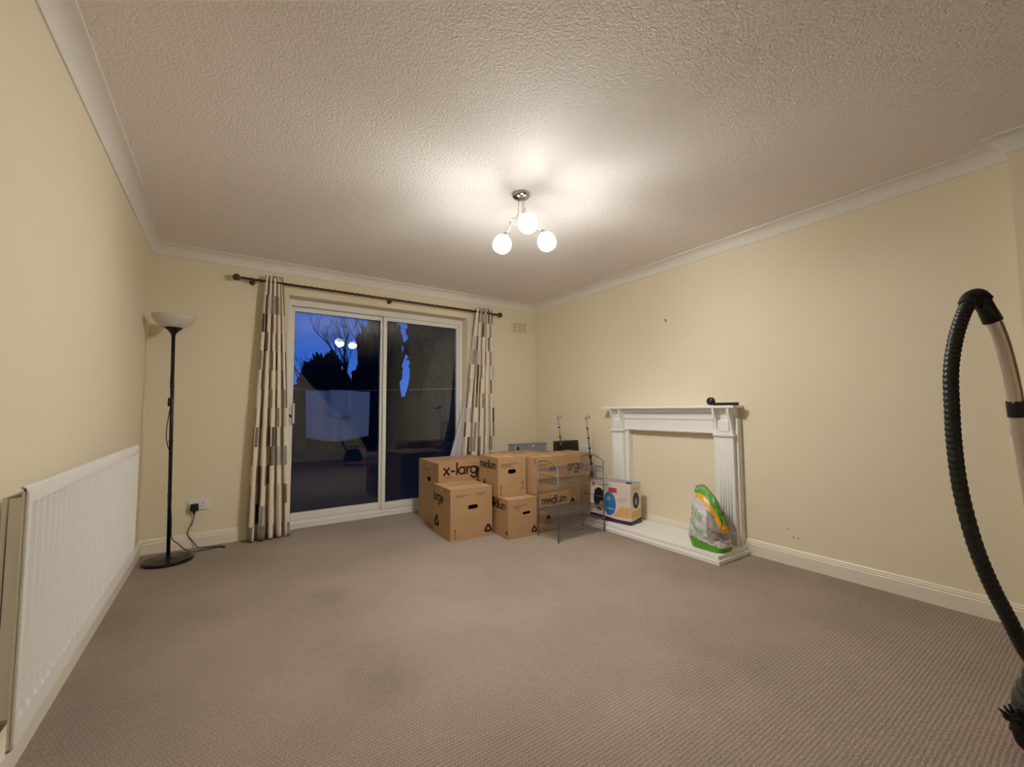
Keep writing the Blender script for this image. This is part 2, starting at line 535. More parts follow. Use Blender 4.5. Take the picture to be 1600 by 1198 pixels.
# ------------------------------------------------------------------ air vent on the back wall
vt = empty('air_vent', (3.0, YB, 2.098)); tag(vt, 'cream painted louvred air vent high in the corner beside the curtain', 'vent')
bm = bmesh.new(); box(bm, -.125, .125, -.006, 0, -.085, .085, .002)
box(bm, -.118, .118, -.010, -.006, .066, .078); box(bm, -.118, .118, -.010, -.006, -.078, -.066)
part('vent_plate', bm, M['wall'], vt)
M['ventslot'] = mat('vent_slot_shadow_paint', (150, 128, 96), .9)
for i in range(5):
    for j in range(3):
        x = -.072 + .072 * j; z = .050 - .025 * i
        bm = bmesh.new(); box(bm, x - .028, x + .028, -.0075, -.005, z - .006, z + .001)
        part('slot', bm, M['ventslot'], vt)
        bm = bmesh.new(); box(bm, x - .030, x + .030, -.014, -.006, z + .001, z + .005)
        part('louvre', bm, M['wall'], vt)

# ------------------------------------------------------------------ curtain rail
rail = empty('curtain_rail', (1.35, 4.17, 2.205)); tag(rail, 'dark metal curtain pole with ball finials above the patio doors', 'curtain rail')
bm = bmesh.new()
x = -1.285; k = 0
tube(bm, [(-1.285, 0, 0), (1.275, 0, 0)], .0105, 12)
n = 560; hel = []
for i in range(n + 1):
    a = i * 0.55; hel.append((-1.28 + 2.55 * i / n, .0105 * math.cos(a), .0105 * math.sin(a)))
tube(bm, hel, .004, 5)
part('pole', bm, M['rod'], rail, smooth=True)
for sx_ in (-1, 1):
    bm = bmesh.new()
    prof_f = [(0, 0), (.012, .0), (.014, .008), (.010, .014), (.012, .020), (.026, .030), (.030, .046), (.026, .062), (.012, .074), (0, .076)]
    lathe(bm, prof_f, 16); xf(bm, Matrix.Translation((sx_ * 1.27, 0, 0)) @ Matrix.Rotation(sx_ * PI / 2, 4, 'Y'))
    part('finial', bm, M['rod'], rail, smooth=True)
for bx in (-1.20, 0.0, 1.21):
    bm = bmesh.new()
    lathe(bm, [(0, 0), (.022, 0), (.022, .006), (.008, .012), (.007, .077)], 12); xf(bm, Matrix.Translation((bx, .077, -.012)) @ Matrix.Rotation(PI / 2, 4, 'X'))
    box(bm, bx - .005, bx + .005, -.016, .016, -.026, -.012)
    tube(bm, [(bx, 0, -.018), (bx, 0, -.040)], .004, 8)
    part('bracket', bm, M['rod'], rail)

# ------------------------------------------------------------------ curtains
def curtain(name, xt, xb, zt, zb, nf, At, Ab, yt, yb, mat_, label, wide=1.3, seed=0, bow=None, parent=None, lean=0.0):
    NU, NV = 150, 60
    bm = bmesh.new(); uvl = bm.loops.layers.uv.new('UVMap')
    rnd = random.Random(seed)
    ph = [rnd.uniform(-.5, .5) for _ in range(6)]
    grid = []
    for j in range(NV + 1):
        t = j / NV; z = zt + (zb - zt) * t
        e = t ** 0.8 if bow is None else bow(t)
        a0 = xt[0] + (xb[0] - xt[0]) * e; a1 = xt[1] + (xb[1] - xt[1]) * (t ** .8)
        A = At + (Ab - At) * t
        row = []
        for i in range(NU + 1):
            s = i / NU
            p = 2 * PI * nf * s + 0.5 * math.sin(2 * PI * s * 1.3 + ph[0] + t * 1.1) + .35 * math.sin(3 * t + ph[1])
            xx = a0 + (a1 - a0) * (s + .035 * math.sin(2 * p + ph[2]) * (1 if 0 < s < 1 else 0) + lean * math.sin(PI * s) * t)
            yy = yt + (yb - yt) * t + A * math.cos(p) * (0.75 + .25 * math.sin(5 * s + ph[3]))
            row.append(bm.verts.new((xx, yy, z)))
        grid.append(row)
    for j in range(NV):
        for i in range(NU):
            f = bm.faces.new((grid[j][i], grid[j][i + 1], grid[j + 1][i + 1], grid[j + 1][i]))
            for lp, (di, dj) in zip(f.loops, ((0, 0), (1, 0), (1, 1), (0, 1))):
                lp[uvl].uv = ((i + di) / NU * wide + seed, zt + (zb - zt) * (j + dj) / NV)
    bmesh.ops.recalc_face_normals(bm, faces=bm.faces[:])
    me = bpy.data.meshes.new(name); bm.to_mesh(me); bm.free(); me.materials.append(mat_)
    for p_ in me.polygons: p_.use_smooth = True
    o = bpy.data.objects.new(name, me); COL.objects.link(o)
    sm = o.modifiers.new('thick', 'SOLIDIFY'); sm.thickness = .003; sm.offset = 0
    if parent: o.parent = parent
    return o
cl = empty('curtain'); tag(cl, 'patterned cream and grey curtain hanging left of the patio doors', 'curtain', 'curtains on the rail')
curtain('cloth', (.245, .372), (.165, .475), 2.262, .012, 4.6, .018, .062, 4.175, 4.155, M['curtain'], '', 1.30, 3, parent=cl)
cr_ = empty('curtain.001'); tag(cr_, 'patterned curtain right of the patio doors, its foot behind the boxes', 'curtain', 'curtains on the rail')
curtain('cloth', (2.345, 2.562), (2.14, 2.600), 2.262, .012, 4.8, .018, .050, 4.175, 4.185, M['curtain'], '', 1.30, 11, parent=cr_)
lo = curtain('lining', (2.35, 2.40), (1.90, 2.22), 2.20, .012, 2.6, .006, .018, 4.185, 4.275, M['lining'], '', .5, 5, parent=cr_,
        bow=lambda t: (max(0, t - .20) / .80) ** 1.15)
lo['label'] = 'plain white lining turned back towards the glass'

# ------------------------------------------------------------------ ceiling light
LC = Vector((1.462, 2.040, H))
lt = empty('ceiling_light', LC); tag(lt, 'chrome ceiling light with three lit white globes', 'ceiling light')
bm = bmesh.new(); lathe(bm, [(0, 0), (.054, 0), (.056, -.010), (.050, -.020), (.030, -.030), (.012, -.034), (0, -.035)], 40)
part('ceiling_rose', bm, M['chrome'], lt, smooth=True)
globes = [Vector((1.392, 2.150, 2.108)), Vector((1.424, 1.920, 2.163)), Vector((1.616, 1.985, 2.118))]
for i, g in enumerate(globes):
    rel = g - LC
    rad = Vector((rel.x, rel.y, 0)); rad.normalize()
    tang = Vector((-rad.y, rad.x, 0))
    neck = rel + Vector((0, 0, .052)) - rad * .026
    # arm: short drop, then sweep out with a decorative loop
    a = rad * .016 + Vector((0, 0, -.03)); b = rad * .022 + Vector((0, 0, -.125))
    bm = bmesh.new()
    tube(bm, smoothpath([a, (a + b) / 2, b, b + (neck - b) * .5 + Vector((0, 0, .008)), neck], 6), .0030, 8)
    loop = []
    mid = b + (neck - b) * .45
    for k in range(15):
        t = k / 14 * 1.7 * PI
        loop.append(mid + Vector((0, 0, .026 * math.sin(t) + .010)) + rad * (.024 * (1 - math.cos(t)) - .03) )
    tube(bm, loop, .0024, 6)
    part('arm', bm, M['chrome'], lt, smooth=True)
    ax = (rel - neck).normalized()
    q = Vector((0, 0, -1)).rotation_difference(ax).to_matrix().to_4x4()
    bm = bmesh.new(); lathe(bm, [(0, .018), (.010, .018), (.020, .010), (.024, -.006), (.022, -.008), (0, -.008)], 20); xf(bm, Matrix.Translation(neck) @ q)
    part('lamp_holder', bm, M['chrome'], lt, smooth=True)
    bm = bmesh.new(); pr = []
    RG = .057
    for k in range(3, 23):
        th = PI * k / 26
        pr.append((RG * math.sin(th), RG * 1.06 * math.cos(th)))
    pr = [(0, pr[0][1])] + pr + [(0, pr[-1][1] + .001)]
    lathe(bm, pr, 28); xf(bm, Matrix.Translation(rel) @ q)
    part('globe_shade', bm, M['globe'], lt, 'lit white glass globe', True)

# ------------------------------------------------------------------ fire surround and hearth
fs = empty('fire_surround', (XR, 2.29, 0)); tag(fs, 'white painted wooden fire surround with no fireplace behind it', 'fireplace surround')
def P(name, b, m=M['white'], bev=.002, label=None, parent=fs):
    bm = bmesh.new()
    box(bm, b[0] - XR, b[1] - XR, b[2] - 2.29, b[3] - 2.29, b[4], b[5], bev)
    return part(name, bm, m, parent, label)
HZ = .062
P('mantel_shelf', (3.098, XR - .001, 1.652, 2.985, 1.078, 1.098), bev=.004)
# back board legs, header
P('back_board', (3.185, XR - .001, 1.672, 1.862, HZ, 1.000)); P('back_board', (3.185, XR - .001, 2.712, 2.910, HZ, 1.000))
P('header_board', (3.180, XR - .001, 1.862, 2.712, .885, 1.000))
P('header_moulding', (3.168, 3.186, 1.835, 2.745, .880, .897), bev=.004)
P('header_moulding', (3.172, 3.182, 1.835, 2.745, .985, 1.0), bev=.003)
for ya, yb in ((1.690, 1.832), (2.748, 2.890)):
    pil = empty('pilaster', (0, 0, 0)); pil.parent = fs
    def PP(name, b, bev=.002):
        bm = bmesh.new(); box(bm, b[0] - XR, b[1] - XR, b[2] - 2.29, b[3] - 2.29, b[4], b[5], bev); return part(name, bm, M['white'], pil)
    PP('shaft', (3.150, 3.185, ya, yb, HZ + .09, .862))
    bm = bmesh.new()
    nfl = 5
    for k in range(nfl):
        c = ya + .02 + (yb - ya - .04) * (k + .5) / nfl
        tube(bm, [(3.1505 - XR, c - 2.29, HZ + .12), (3.1505 - XR, c - 2.29, .84)], .0045, 8)
    part('reeding', bm, M['white'], pil, smooth=True)
    PP('plinth_block', (3.142, 3.186, ya - .005, yb + .005, HZ, HZ + .09), .004)
    PP('neck_moulding', (3.134, 3.186, ya - .010, yb + .010, .862, .884), .005)
    PP('capital_block', (3.152, 3.186, ya + .004, yb - .004, .884, .985))
    PP('raised_panel', (3.145, 3.154, ya + .028, yb - .028, .898, .975), .004)
    for c in (ya + .014, yb - .014):
        bm = bmesh.new()
        prf = [(3.152, .905), (3.146, .93), (3.140, .965), (3.128, 1.0), (3.112, 1.030), (3.106, 1.055), (3.106, 1.078), (3.186, 1.078), (3.186, .905)]
        ra = [bm.verts.new((x - XR, c - .009 - 2.29, z)) for x, z in prf]; rb = [bm.verts.new((x - XR, c + .009 - 2.29, z)) for x, z in prf]
        for k in range(len(prf)):
            k2 = (k + 1) % len(prf); bm.faces.new((ra[k], ra[k2], rb[k2], rb[k]))
        bm.faces.new(ra[::-1]); bm.faces.new(rb)
        part('corbel', bm, M['white'], pil)
# cornice under the shelf (concave)
cpr = [(XR - 3.186 + 0.0, 1.000)]
for k in range(0, 8):
    a = PI / 2 * k / 7
    cpr.append((XR - 3.182 + .060 * (1 - math.cos(a)), 1.004 + .060 * math.sin(a)))
cpr += [(XR - 3.118, 1.070), (XR - 3.118, 1.078), (0.0, 1.078), (0, 1.0)]
bm = bmesh.new()
prism(bm, cpr, (0, 1.690 - 2.29), (0, 2.890 - 2.29), (-1, 0), 0, 0)
part('cornice', bm, M['white'], fs)
he = empty('hearth', (2.9, 2.3, 0)); tag(he, 'low white painted hearth under the fire surround', 'hearth')
bm = bmesh.new(); box(bm, 2.812 - 2.9, XR - .02 - 2.9, 1.636 - 2.3, 2.945 - 2.3, 0, .030, .004); part('plinth', bm, M['white'], he)
bm = bmesh.new(); box(bm, 2.822 - 2.9, XR - .02 - 2.9, 1.645 - 2.3, 2.938 - 2.3, .030, .036); part('groove', bm, M['white'], he)
bm = bmesh.new(); box(bm, 2.826 - 2.9, XR - .02 - 2.9, 1.650 - 2.3, 2.934 - 2.3, .036, .062, .005); part('hearth_slab', bm, M['white'], he)

# ------------------------------------------------------------------ handheld device on the mantel
cd = empty('handheld_device', (3.135, 1.75, 1.0985), math.radians(88)); tag(cd, 'small black handheld device with a round head lying on the mantel shelf', 'device')
bm = bmesh.new(); box(bm, -.115, .075, -.017, .017, 0, .022, .005); part('body', bm, M['black'], cd)
bm = bmesh.new(); lathe(bm, [(0, -.018), (.024, -.018), (.031, -.010), (.031, .010), (.024, .018), (0, .018)], 24)
xf(bm, Matrix.Translation((.098, 0, .033)) @ Matrix.Rotation(PI / 2, 4, 'X')); part('round_head', bm, M['black'], cd, smooth=True)
bm = bmesh.new(); lathe(bm, [(0, 0), (.014, 0), (.014, .003), (0, .003)], 18); xf(bm, Matrix.Translation((.098, .0185, .033)) @ Matrix.Rotation(-PI / 2, 4, 'X'))
part('lens', bm, M['case'], cd)
bm = bmesh.new(); tube(bm, [(.076, 0, .020), (.092, 0, .012)], .011, 8); part('hinge', bm, M['black'], cd)

# ------------------------------------------------------------------ small things on the right wall
def hook(name, loc, label):
    t = empty(name, loc); tag(t, label, 'wall hook')
    bm = bmesh.new(); lathe(bm, [(0, 0), (.006, 0), (.006, .002), (.002, .003), (.002, .016), (.0045, .017), (.0045, .019), (0, .019)], 10); xf(bm, Matrix.Rotation(-PI / 2, 4, 'Y'))
    part('screw', bm, M['rod'], t)
    bm = bmesh.new(); tube(bm, [(-.001, 0, -.006), (-.001, 0, -.018), (-.006, 0, -.022), (-.010, 0, -.018)], .002, 6); part('bent_pin', bm, M['rod'], t)
    return t
hook('wall_hook', (XR, 2.305, 1.872), 'small metal hook fixed in the right wall above the fire surround')
for i, (yy, zz, lb) in enumerate([(1.385, .238, 'tiny filled screw hole nearest the fire surround, low on the right wall'),
                                  (1.350, .190, 'tiny filled screw hole low on the right wall, left of the lower pair'),
                                  (1.322, .188, 'tiny filled screw hole low on the right wall, right of the lower pair')]):
    bm = bmesh.new(); lathe(bm, [(0, 0), (.0045, 0), (.004, .001), (0, .0015)], 8); xf(bm, Matrix.Rotation(-PI / 2, 4, 'Y'))
    o = link('wall_plug', bm, M['grime'], None, loc=(XR, yy, zz)); tag(o, lb, 'wall plug', 'screw holes in the right wall')

# double sockets
def socket(loc, rz, label):
    s = empty('wall_socket', loc, rz); tag(s, label, 'socket')
    bm = bmesh.new(); box(bm, -.073, .073, -.009, 0, -.043, .043, .004); part('face_plate', bm, M['upvc'], s)
    for sx_ in (-1, 1):
        bm = bmesh.new(); box(bm, sx_ * .052 - .007, sx_ * .052 + .007, -.012, -.009, .010, .028, .002); part('switch', bm, M['white'], s)
        bm = bmesh.new()
        c = sx_ * .026
        box(bm, c - .003, c + .003, -.0105, -.0088, .002, .012); box(bm, c - .014, c - .007, -.0105, -.0088, -.016, -.011); box(bm, c + .007, c + .014, -.0105, -.0088, -.016, -.011)
        part('pin_hole', bm, M['case'], s)
    return s
socket((-.163, YB, .333), 0, 'white double wall socket by the floor lamp with a black plug in it')
socket((XR, 3.368, .652), -PI / 2, 'white double wall socket on the right wall behind the boxes')

# ------------------------------------------------------------------ floor lamp
LX, LY = -.318, 3.955
fl = empty('floor_lamp', (LX, LY, 0)); tag(fl, 'tall black floor lamp with a white bowl shade in the left corner', 'floor lamp')
bm = bmesh.new(); lathe(bm, [(0, 0), (.146, 0), (.150, .005), (.150, .016), (.142, .023), (.03, .027), (.016, .032), (.013, .045), (0, .045)], 48)
part('base', bm, M['blackmetal'], fl, smooth=False); auto_smooth(bpy.data.objects[-1] if False else fl.children[-1], 30)
TX = -.027
bm = bmesh.new(); tube(bm, [(0, 0, .03), (TX * .5, 0, .86), (TX, 0, 1.665)], .0115, 14); part('pole', bm, M['blackmetal'], fl, smooth=True)
for zz in (.47, .86, 1.26):
    bm = bmesh.new(); tube(bm, [(TX * zz / 1.665, 0, zz - .008), (TX * zz / 1.665, 0, zz + .008)], .0135, 14); part('joint_ring', bm, M['blackmetal'], fl)
bm = bmesh.new(); lathe(bm, [(0, 1.640), (.014, 1.640), (.018, 1.655), (.034, 1.675), (.052, 1.692), (.054, 1.697), (0, 1.697)], 32, (TX, 0, 0))
part('shade_holder', bm, M['blackmetal'], fl, smooth=True)
bm = bmesh.new(); lathe(bm, [(.040, 1.694), (.075, 1.706), (.108, 1.735), (.128, 1.768), (.134, 1.784), (.131, 1.784), (.124, 1.768), (.104, 1.739), (.072, 1.711), (.0, 1.700)], 48, (TX, 0, 0))
part('bowl_shade', bm, M['frost'], fl, 'frosted white upturned bowl', True)
bm = bmesh.new()
tube(bm, smoothpath([(-.022, -.014, 1.50), (-.024, -.014, 1.42), (-.030, -.014, 1.30), (-.022, -.016, 1.15), (-.030, -.016, 1.06), (-.038, -.016, .98), (-.040, -.016, .90), (-.030, -.015, .83), (-.016, -.014, .76),
    (-.012, -.013, .5), (.008, -.014, .33), (.012, -.014, .20), (.022, 0, .15), (.05, .03, .11), (.08, .07, .06), (.13, .12, .012), (.20, .15, .006), (.29, .16, .006), (.34, .13, .006),
    (.30, .19, .006), (.22, .21, .006), (.16, .24, .012), (.13, .265, .05), (.095, .275, .10), (.095, .277, .14), (.120, .277, .20), (.128, .272, .25), (.128, .268, .30)], 6), .0032, 7)
part('power_cord', bm, M['black'], fl, smooth=True)
bm = bmesh.new(); box(bm, -.040, -.014, -.028, -.006, 1.115, 1.178, .004); part('inline_switch', bm, M['black'], fl)
bm = bmesh.new(); box(bm, .101, .155, .252, .282, .288, .345, .008); box(bm, .121, .135, .258, .280, .270, .290); part('plug', bm, M['black'], fl)

# ------------------------------------------------------------------ radiator
RY0, RY1, RZ0, RZ1 = 1.548, 3.150, .262, .893
rd = empty('radiator', (XL, (RY0 + RY1) / 2, 0)); tag(rd, 'white double panel radiator on the left wall', 'radiator')
cy = (RY0 + RY1) / 2
def radp(name, xf_, flip, label):
    # fluted panel: profile in y, extruded in z with rolled top and bottom
    bm = bmesh.new()
    n = 32; pitch = (RY1 - RY0 - .04) / n
    prof_ = [(RY0, 0)]; prof_.append((RY0 + .012, 0))
    for k in range(n):
        y = RY0 + .02 + k * pitch
        for (fy, d) in ((.0, 0), (.14, 0), (.30, .0075), (.72, .0075), (.88, 0)):
            prof_.append((y + fy * pitch, d))
    prof_ += [(RY1 - .012, 0), (RY1, 0)]
    zs = [(RZ0, -.010, 0), (RZ0 + .006, 0, 0), (RZ0 + .030, .0, 0), (RZ0 + .062, 0, 0), (RZ0 + .078, 0, 1), (RZ1 - .058, 0, 1), (RZ1 - .044, 0, 0), (RZ1 - .018, 0, 0), (RZ1 - .006, -.004, 0), (RZ1, -.012, 0)]
    rows = []
    for z, off, fl_ in zs:
        rows.append([bm.verts.new((xf_ - XL + flip * (off - (d if fl_ else 0)), y - cy, z)) for y, d in prof_])
    for a, b in zip(rows, rows[1:]):
        for k in range(len(prof_) - 1): bm.faces.new((a[k], a[k + 1], b[k + 1], b[k]))
    o = link(name, bm, M['rad'], rd); auto_smooth(o, 25)
    md = o.modifiers.new('t', 'SOLIDIFY'); md.thickness = .006; md.offset = -1 if flip > 0 else 1
    if label: o['label'] = label
    return o
radp('front_panel', XL + .120, 1, 'fluted front panel')
bm = bmesh.new(); box(bm, .070, .080, RY0 + .02 - cy, RY1 - .02 - cy, RZ0 + .02, RZ1 - .028, .003); part('rear_panel', bm, M['rad'], rd)
bm = bmesh.new(); box(bm, .108, .117, RY0 - cy, RY0 + .006 - cy, RZ0 + .002, RZ1 - .004, .002); part('edge_seam', bm, M['rad'], rd)
bm = bmesh.new(); box(bm, .108, .117, RY1 - .006 - cy, RY1 - cy, RZ0 + .002, RZ1 - .004, .002); part('edge_seam', bm, M['rad'], rd)
bm = bmesh.new()
n = 90
for k in range(n):
    y = RY0 + .05 + (RY1 - RY0 - .1) * k / (n - 1) - cy
    box(bm, .082, .104, y - .0006, y + .0006, RZ0 + .05, RZ1 - .05)
tag(part('convector_fins', bm, M['rad'], rd), kind='stuff')
bm = bmesh.new()
bm.free()
for y in (RY0 + .012 - cy, RY1 - .016 - cy):
    bm = bmesh.new(); box(bm, .084, .108, y, y + .004, RZ0 + .075, RZ1 - .030, .001); part('end_panel', bm, M['rad'], rd)
for y in (RY0 + .20 - cy, RY1 - .20 - cy):
    bm = bmesh.new(); box(bm, .0012, .012, y - .015, y + .015, RZ0 + .05, RZ1 - .08, .002); box(bm, .01, .072, y - .012, y + .012, RZ0 + .06, RZ0 + .075); box(bm, .01, .072, y - .012, y + .012, RZ1 - .12, RZ1 - .105)
    part('wall_bracket', bm, M['rad'], rd)
bm = bmesh.new(); y = RY0 + .020 - cy
tube(bm, [(.060, RY0 + .07 - cy, RZ0 + .03), (.060, y, RZ0 + .03)], .008, 10); tube(bm, [(.060, y, RZ0 + .05), (.060, y, RZ0 - .02)], .011, 12); tube(bm, [(.060, y, RZ0 - .01), (.040, y, 0)], .0075, 10)
part('lockshield_valve', bm, M['chrome'], rd, smooth=True)
bm = bmesh.new(); y = RY1 - .05 - cy
tube(bm, [(.050, RY1 - .12 - cy, RZ0 + .03), (.050, y, RZ0 + .03)], .008, 10); tube(bm, [(.050, y, RZ0 + .075), (.050, y, RZ0 + .005)], .012, 12); tube(bm, smoothpath([(.050, y, RZ0 + .01), (.048, y, RZ0 - .02), (.030, y, RZ0 - .04), (.002, y, RZ0 - .045)], 4), .0075, 10)
part('thermostatic_valve', bm, M['rad'], rd, smooth=True)

# ------------------------------------------------------------------ lettering made of strokes
def stroke(bm, pts, t, z=0.0):
    """flat ribbon along pts in the local XZ plane (u, v) at y=-z"""
    pts = [Vector(p) for p in pts]
    L_ = []; R2 = []
    for i, p in enumerate(pts):
        a = pts[max(i - 1, 0)]; b = pts[min(i + 1, len(pts) - 1)]
        d = (b - a)
        if d.length < 1e-9: d = Vector((1, 0))
        d.normalize(); nrm = Vector((-d.y, d.x)) * t / 2
        ext = d * t * .35 * (-1 if i == 0 else (1 if i == len(pts) - 1 else 0))
        L_.append(bm.verts.new((p.x + ext.x + nrm.x, -z, p.y + ext.y + nrm.y))); R2.append(bm.verts.new((p.x + ext.x - nrm.x, -z, p.y + ext.y - nrm.y)))
    for k in range(len(pts) - 1): bm.faces.new((L_[k], L_[k + 1], R2[k + 1], R2[k]))
def arc(cx, cy_, r, a0, a1, n=12):
    return [(cx + r * math.cos(math.radians(a0 + (a1 - a0) * k / n)), cy_ + r * math.sin(math.radians(a0 + (a1 - a0) * k / n))) for k in range(n + 1)]
GL = {  # glyph: (width, strokes); x-height 1
 'a': (1.15, [arc(.5, .5, .5, 0, 360, 20), [(1, 0), (1, 1)]]),
 'd': (1.15, [arc(.5, .5, .5, 0, 360, 20), [(1, 0), (1, 1.65)]]),
 'g': (1.15, [arc(.5, .5, .5, 0, 360, 20), [(1, 1), (1, -.15)] , [(1, -.15)] + arc(.52, -.15, .48, 0, -160)[1:]]),
 'e': (1.1, [[(0.02, .5), (.98, .5)], arc(.5, .5, .5, 0, 315, 18)]),
 'l': (.25, [[(.1, 0), (.1, 1.65)]]),
 'i': (.25, [[(.1, 0), (.1, 1)], [(.1, 1.38), (.1, 1.46)]]),
 'r': (.55, [[(.1, 0), (.1, 1)], [(.1, .55)] + arc(.55, .52, .45, 165, 80, 6)]),
 'm': (1.55, [[(.1, 0), (.1, 1)], arc(.42, .66, .32, 180, 0, 8) + [(.74, 0)], arc(1.06, .66, .32, 180, 0, 8) + [(1.38, 0)]]),
 'u': (1.0, [[(.1, 1), (.1, .4)] + arc(.48, .4, .38, 180, 360, 8), [(.86, 1), (.86, 0)]]),
 'x': (1.0, [[(.05, 0), (.85, 1)], [(.85, 0), (.05, 1)]]),
 '-': (.75, [[(.1, .5), (.55, .5)]]),
}
def word(bm, s, u, v, h, t=None, sl=0.14, squash=1.0):
    t = t or h * .27; x = u
    for i, ch in enumerate(s):
        wd, st = GL[ch]
        for k, p in enumerate(st):
            stroke(bm, [(x + a * h * squash, v + b * h) for a, b in p], t, .0009 + .00005 * k)
        x += (wd + sl) * h * squash
    return x
def recyc(bm, u, v, s):
    """three chunky arrows chasing round a triangle"""
    V3 = [Vector((u + .46 * s * math.cos(math.radians(90 + 120 * k)), v + .46 * s * math.sin(math.radians(90 + 120 * k)))) for k in range(3)]
    for k in range(3):
        A = V3[k]; B = V3[(k + 1) % 3]; d = (B - A)
        nrm = Vector((d.y, -d.x)).normalized()
        a = A + d * .20; b = A + d * .62; tip = A + d * .88
        prev = (V3[(k - 1) % 3] - A) * .10 + A
        stroke(bm, [prev, A + d * .10, b], s * .20, .0009)
        q = [b + nrm * s * .21, b - nrm * s * .21, tip]
        bm.faces.new([bm.verts.new((p.x, -.0013, p.y)) for p in q])
def smallprint(bm, u, v, w_, rows, rnd, h=.006, gap=.013):
    for r in range(rows):
        x = u; z = v - r * gap
        lim = u + w_ * (1 if r == 0 else rnd.uniform(.55, .85))
        while x < lim:
            l = rnd.uniform(.004, .012)
            bm.faces.new([bm.verts.new(c) for c in ((x, -.0008, z), (x + l, -.0008, z), (x + l, -.0008, z + h), (x, -.0008, z + h))])
            x += l + .003
def fragile(bm, u, v, w_, h):
    """upright handling marks: two arrows over a bar"""
    for c in (u + w_ * .28, u + w_ * .72):
        stroke(bm, [(c, v + h * .25), (c, v + h * .75)], w_ * .16, .0009)
        bm.faces.new([bm.verts.new((x, -.0012, z)) for x, z in ((c - w_ * .22, v + h * .7), (c + w_ * .22, v + h * .7), (c, v + h))])
    stroke(bm, [(u, v + h * .08), (u + w_, v + h * .08)], h * .09, .001)

# ------------------------------------------------------------------ cardboard boxes
def wall_with_hole(bm, w_, h_, holes, t=.004):
    """upright panel in local XZ, outer face at y=0, thickness t inwards (+y)"""
    st = len(bm.verts)
    def loop(pts): 
        vs = [bm.verts.new((x, 0, z)) for x, z in pts]
        return [bm.edges.new((vs[k], vs[(k + 1) % len(vs)])) for k in range(len(vs))]
    es = loop([(0, 0), (w_, 0), (w_, h_), (0, h_)])
    for (u, v, a, b) in holes:
        pts = []
        for k in range(9): 
            an = -PI / 2 + PI * k / 8; pts.append((u + a - b + b * math.cos(an), v + b * math.sin(an)))
        for k in range(9):
            an = PI / 2 + PI * k / 8; pts.append((u - a + b + b * math.cos(an), v + b * math.sin(an)))
        es += loop(pts)
    r = bmesh.ops.triangle_fill(bm, edges=es, use_beauty=True)
    fs_ = [g for g in r['geom'] if isinstance(g, bmesh.types.BMFace)]
    ex = bmesh.ops.extrude_face_region(bm, geom=fs_)
    for g in ex['geom']:
        if isinstance(g, bmesh.types.BMVert): g.co.y += t
    return st

def carton(loc, rot, w_, d_, h_, label, front=None, left=None, hole_front=None, hole_left=None, group='removal boxes stacked by the patio doors', flap='x', seed=0):
    rnd = random.Random(seed)
    t = .004
    b = empty('cardboard_box', loc, math.radians(rot)); tag(b, label, 'box', group)
    bm = bmesh.new()
    hs = [hole_front] if hole_front else []
    hl = [hole_left] if hole_left else []
    wall_with_hole(bm, w_, h_ - t, hs)                                        # front
    s = len(bm.verts); wall_with_hole(bm, d_ - 2 * t, h_ - t, hl); xf(bm, Matrix.Translation((0, d_ - t, 0)) @ Matrix.Rotation(-PI / 2, 4, 'Z'), s)   # left
    s = len(bm.verts); wall_with_hole(bm, d_ - 2 * t, h_ - t, []); xf(bm, Matrix.Translation((w_, t, 0)) @ Matrix.Rotation(PI / 2, 4, 'Z'), s)        # right
    s = len(bm.verts); wall_with_hole(bm, w_, h_ - t, []); xf(bm, Matrix.Translation((w_, d_, 0)) @ Matrix.Rotation(PI, 4, 'Z'), s)             # back
    box(bm, t, w_ - t, t, d_ - t, 0, t)
    part('carton_walls', bm, M['card'], b)
    for k in (0, 1):
        bm = bmesh.new()
        if flap == 'x': bb = (0.0005 + k * (w_ / 2), w_ / 2 - .0015 + k * (w_ / 2), 0.0005, d_ - .0005)
        else: bb = (.0005, w_ - .0005, .0005 + k * d_ / 2, d_ / 2 - .0015 + k * d_ / 2)
        box(bm, bb[0], bb[1], bb[2], bb[3], h_ - t, h_, .001)
        part('top_flap', bm, M['card'], b)
    bm = bmesh.new()
    if flap == 'x':
        box(bm, w_ / 2 - .024, w_ / 2 + .024, -.0006, d_ + .0006, h_ - .0002, h_ + .0006); box(bm, w_ / 2 - .024, w_ / 2 + .024, -.0007, 0.0002, h_ - .05, h_ + .0005)
    else:
        box(bm, -.0006, w_ + .0006, d_ / 2 - .024, d_ / 2 + .024, h_ - .0002, h_ + .0006); box(bm, -.0007, 0.0002, d_ / 2 - .024, d_ / 2 + .024, h_ - .05, h_ + .0005)
    part('packing_tape', bm, M['tape'], b)
    bm = bmesh.new(); smallprint(bm, 0, 0, .07, 2, rnd, .008, .016)
    xf(bm, Matrix.Translation((w_ * .30, d_ * .5, h_ + .0005)) @ Matrix.Rotation(-PI / 2, 4, 'X'))
    part('flap_print', bm, M['inkmid'], b)
    for face, spec in (('front', front), ('left', left)):
        if not spec: continue
        mt = Matrix.Identity(4) if face == 'front' else Matrix.Translation((0, d_, 0)) @ Matrix.Rotation(-PI / 2, 4, 'Z')
        for item in spec:
            bm = bmesh.new(); k = item[0]; ink = M['ink']; nm = 'printed_word'
            if k == 'word': word(bm, *item[1:])
            elif k == 'recycle': recyc(bm, *item[1:]); nm = 'recycling_symbol'
            elif k == 'small': smallprint(bm, *item[1:], rnd); nm = 'small_print'; ink = M['inkmid']
            elif k == 'mark': fragile(bm, *item[1:]); nm = 'handling_mark'; ink = M['inkmid']
            xf(bm, mt); o = part(nm, bm, ink, b)
            if k == 'word': o['label'] = 'large printed word reading ' + item[1]
    return b

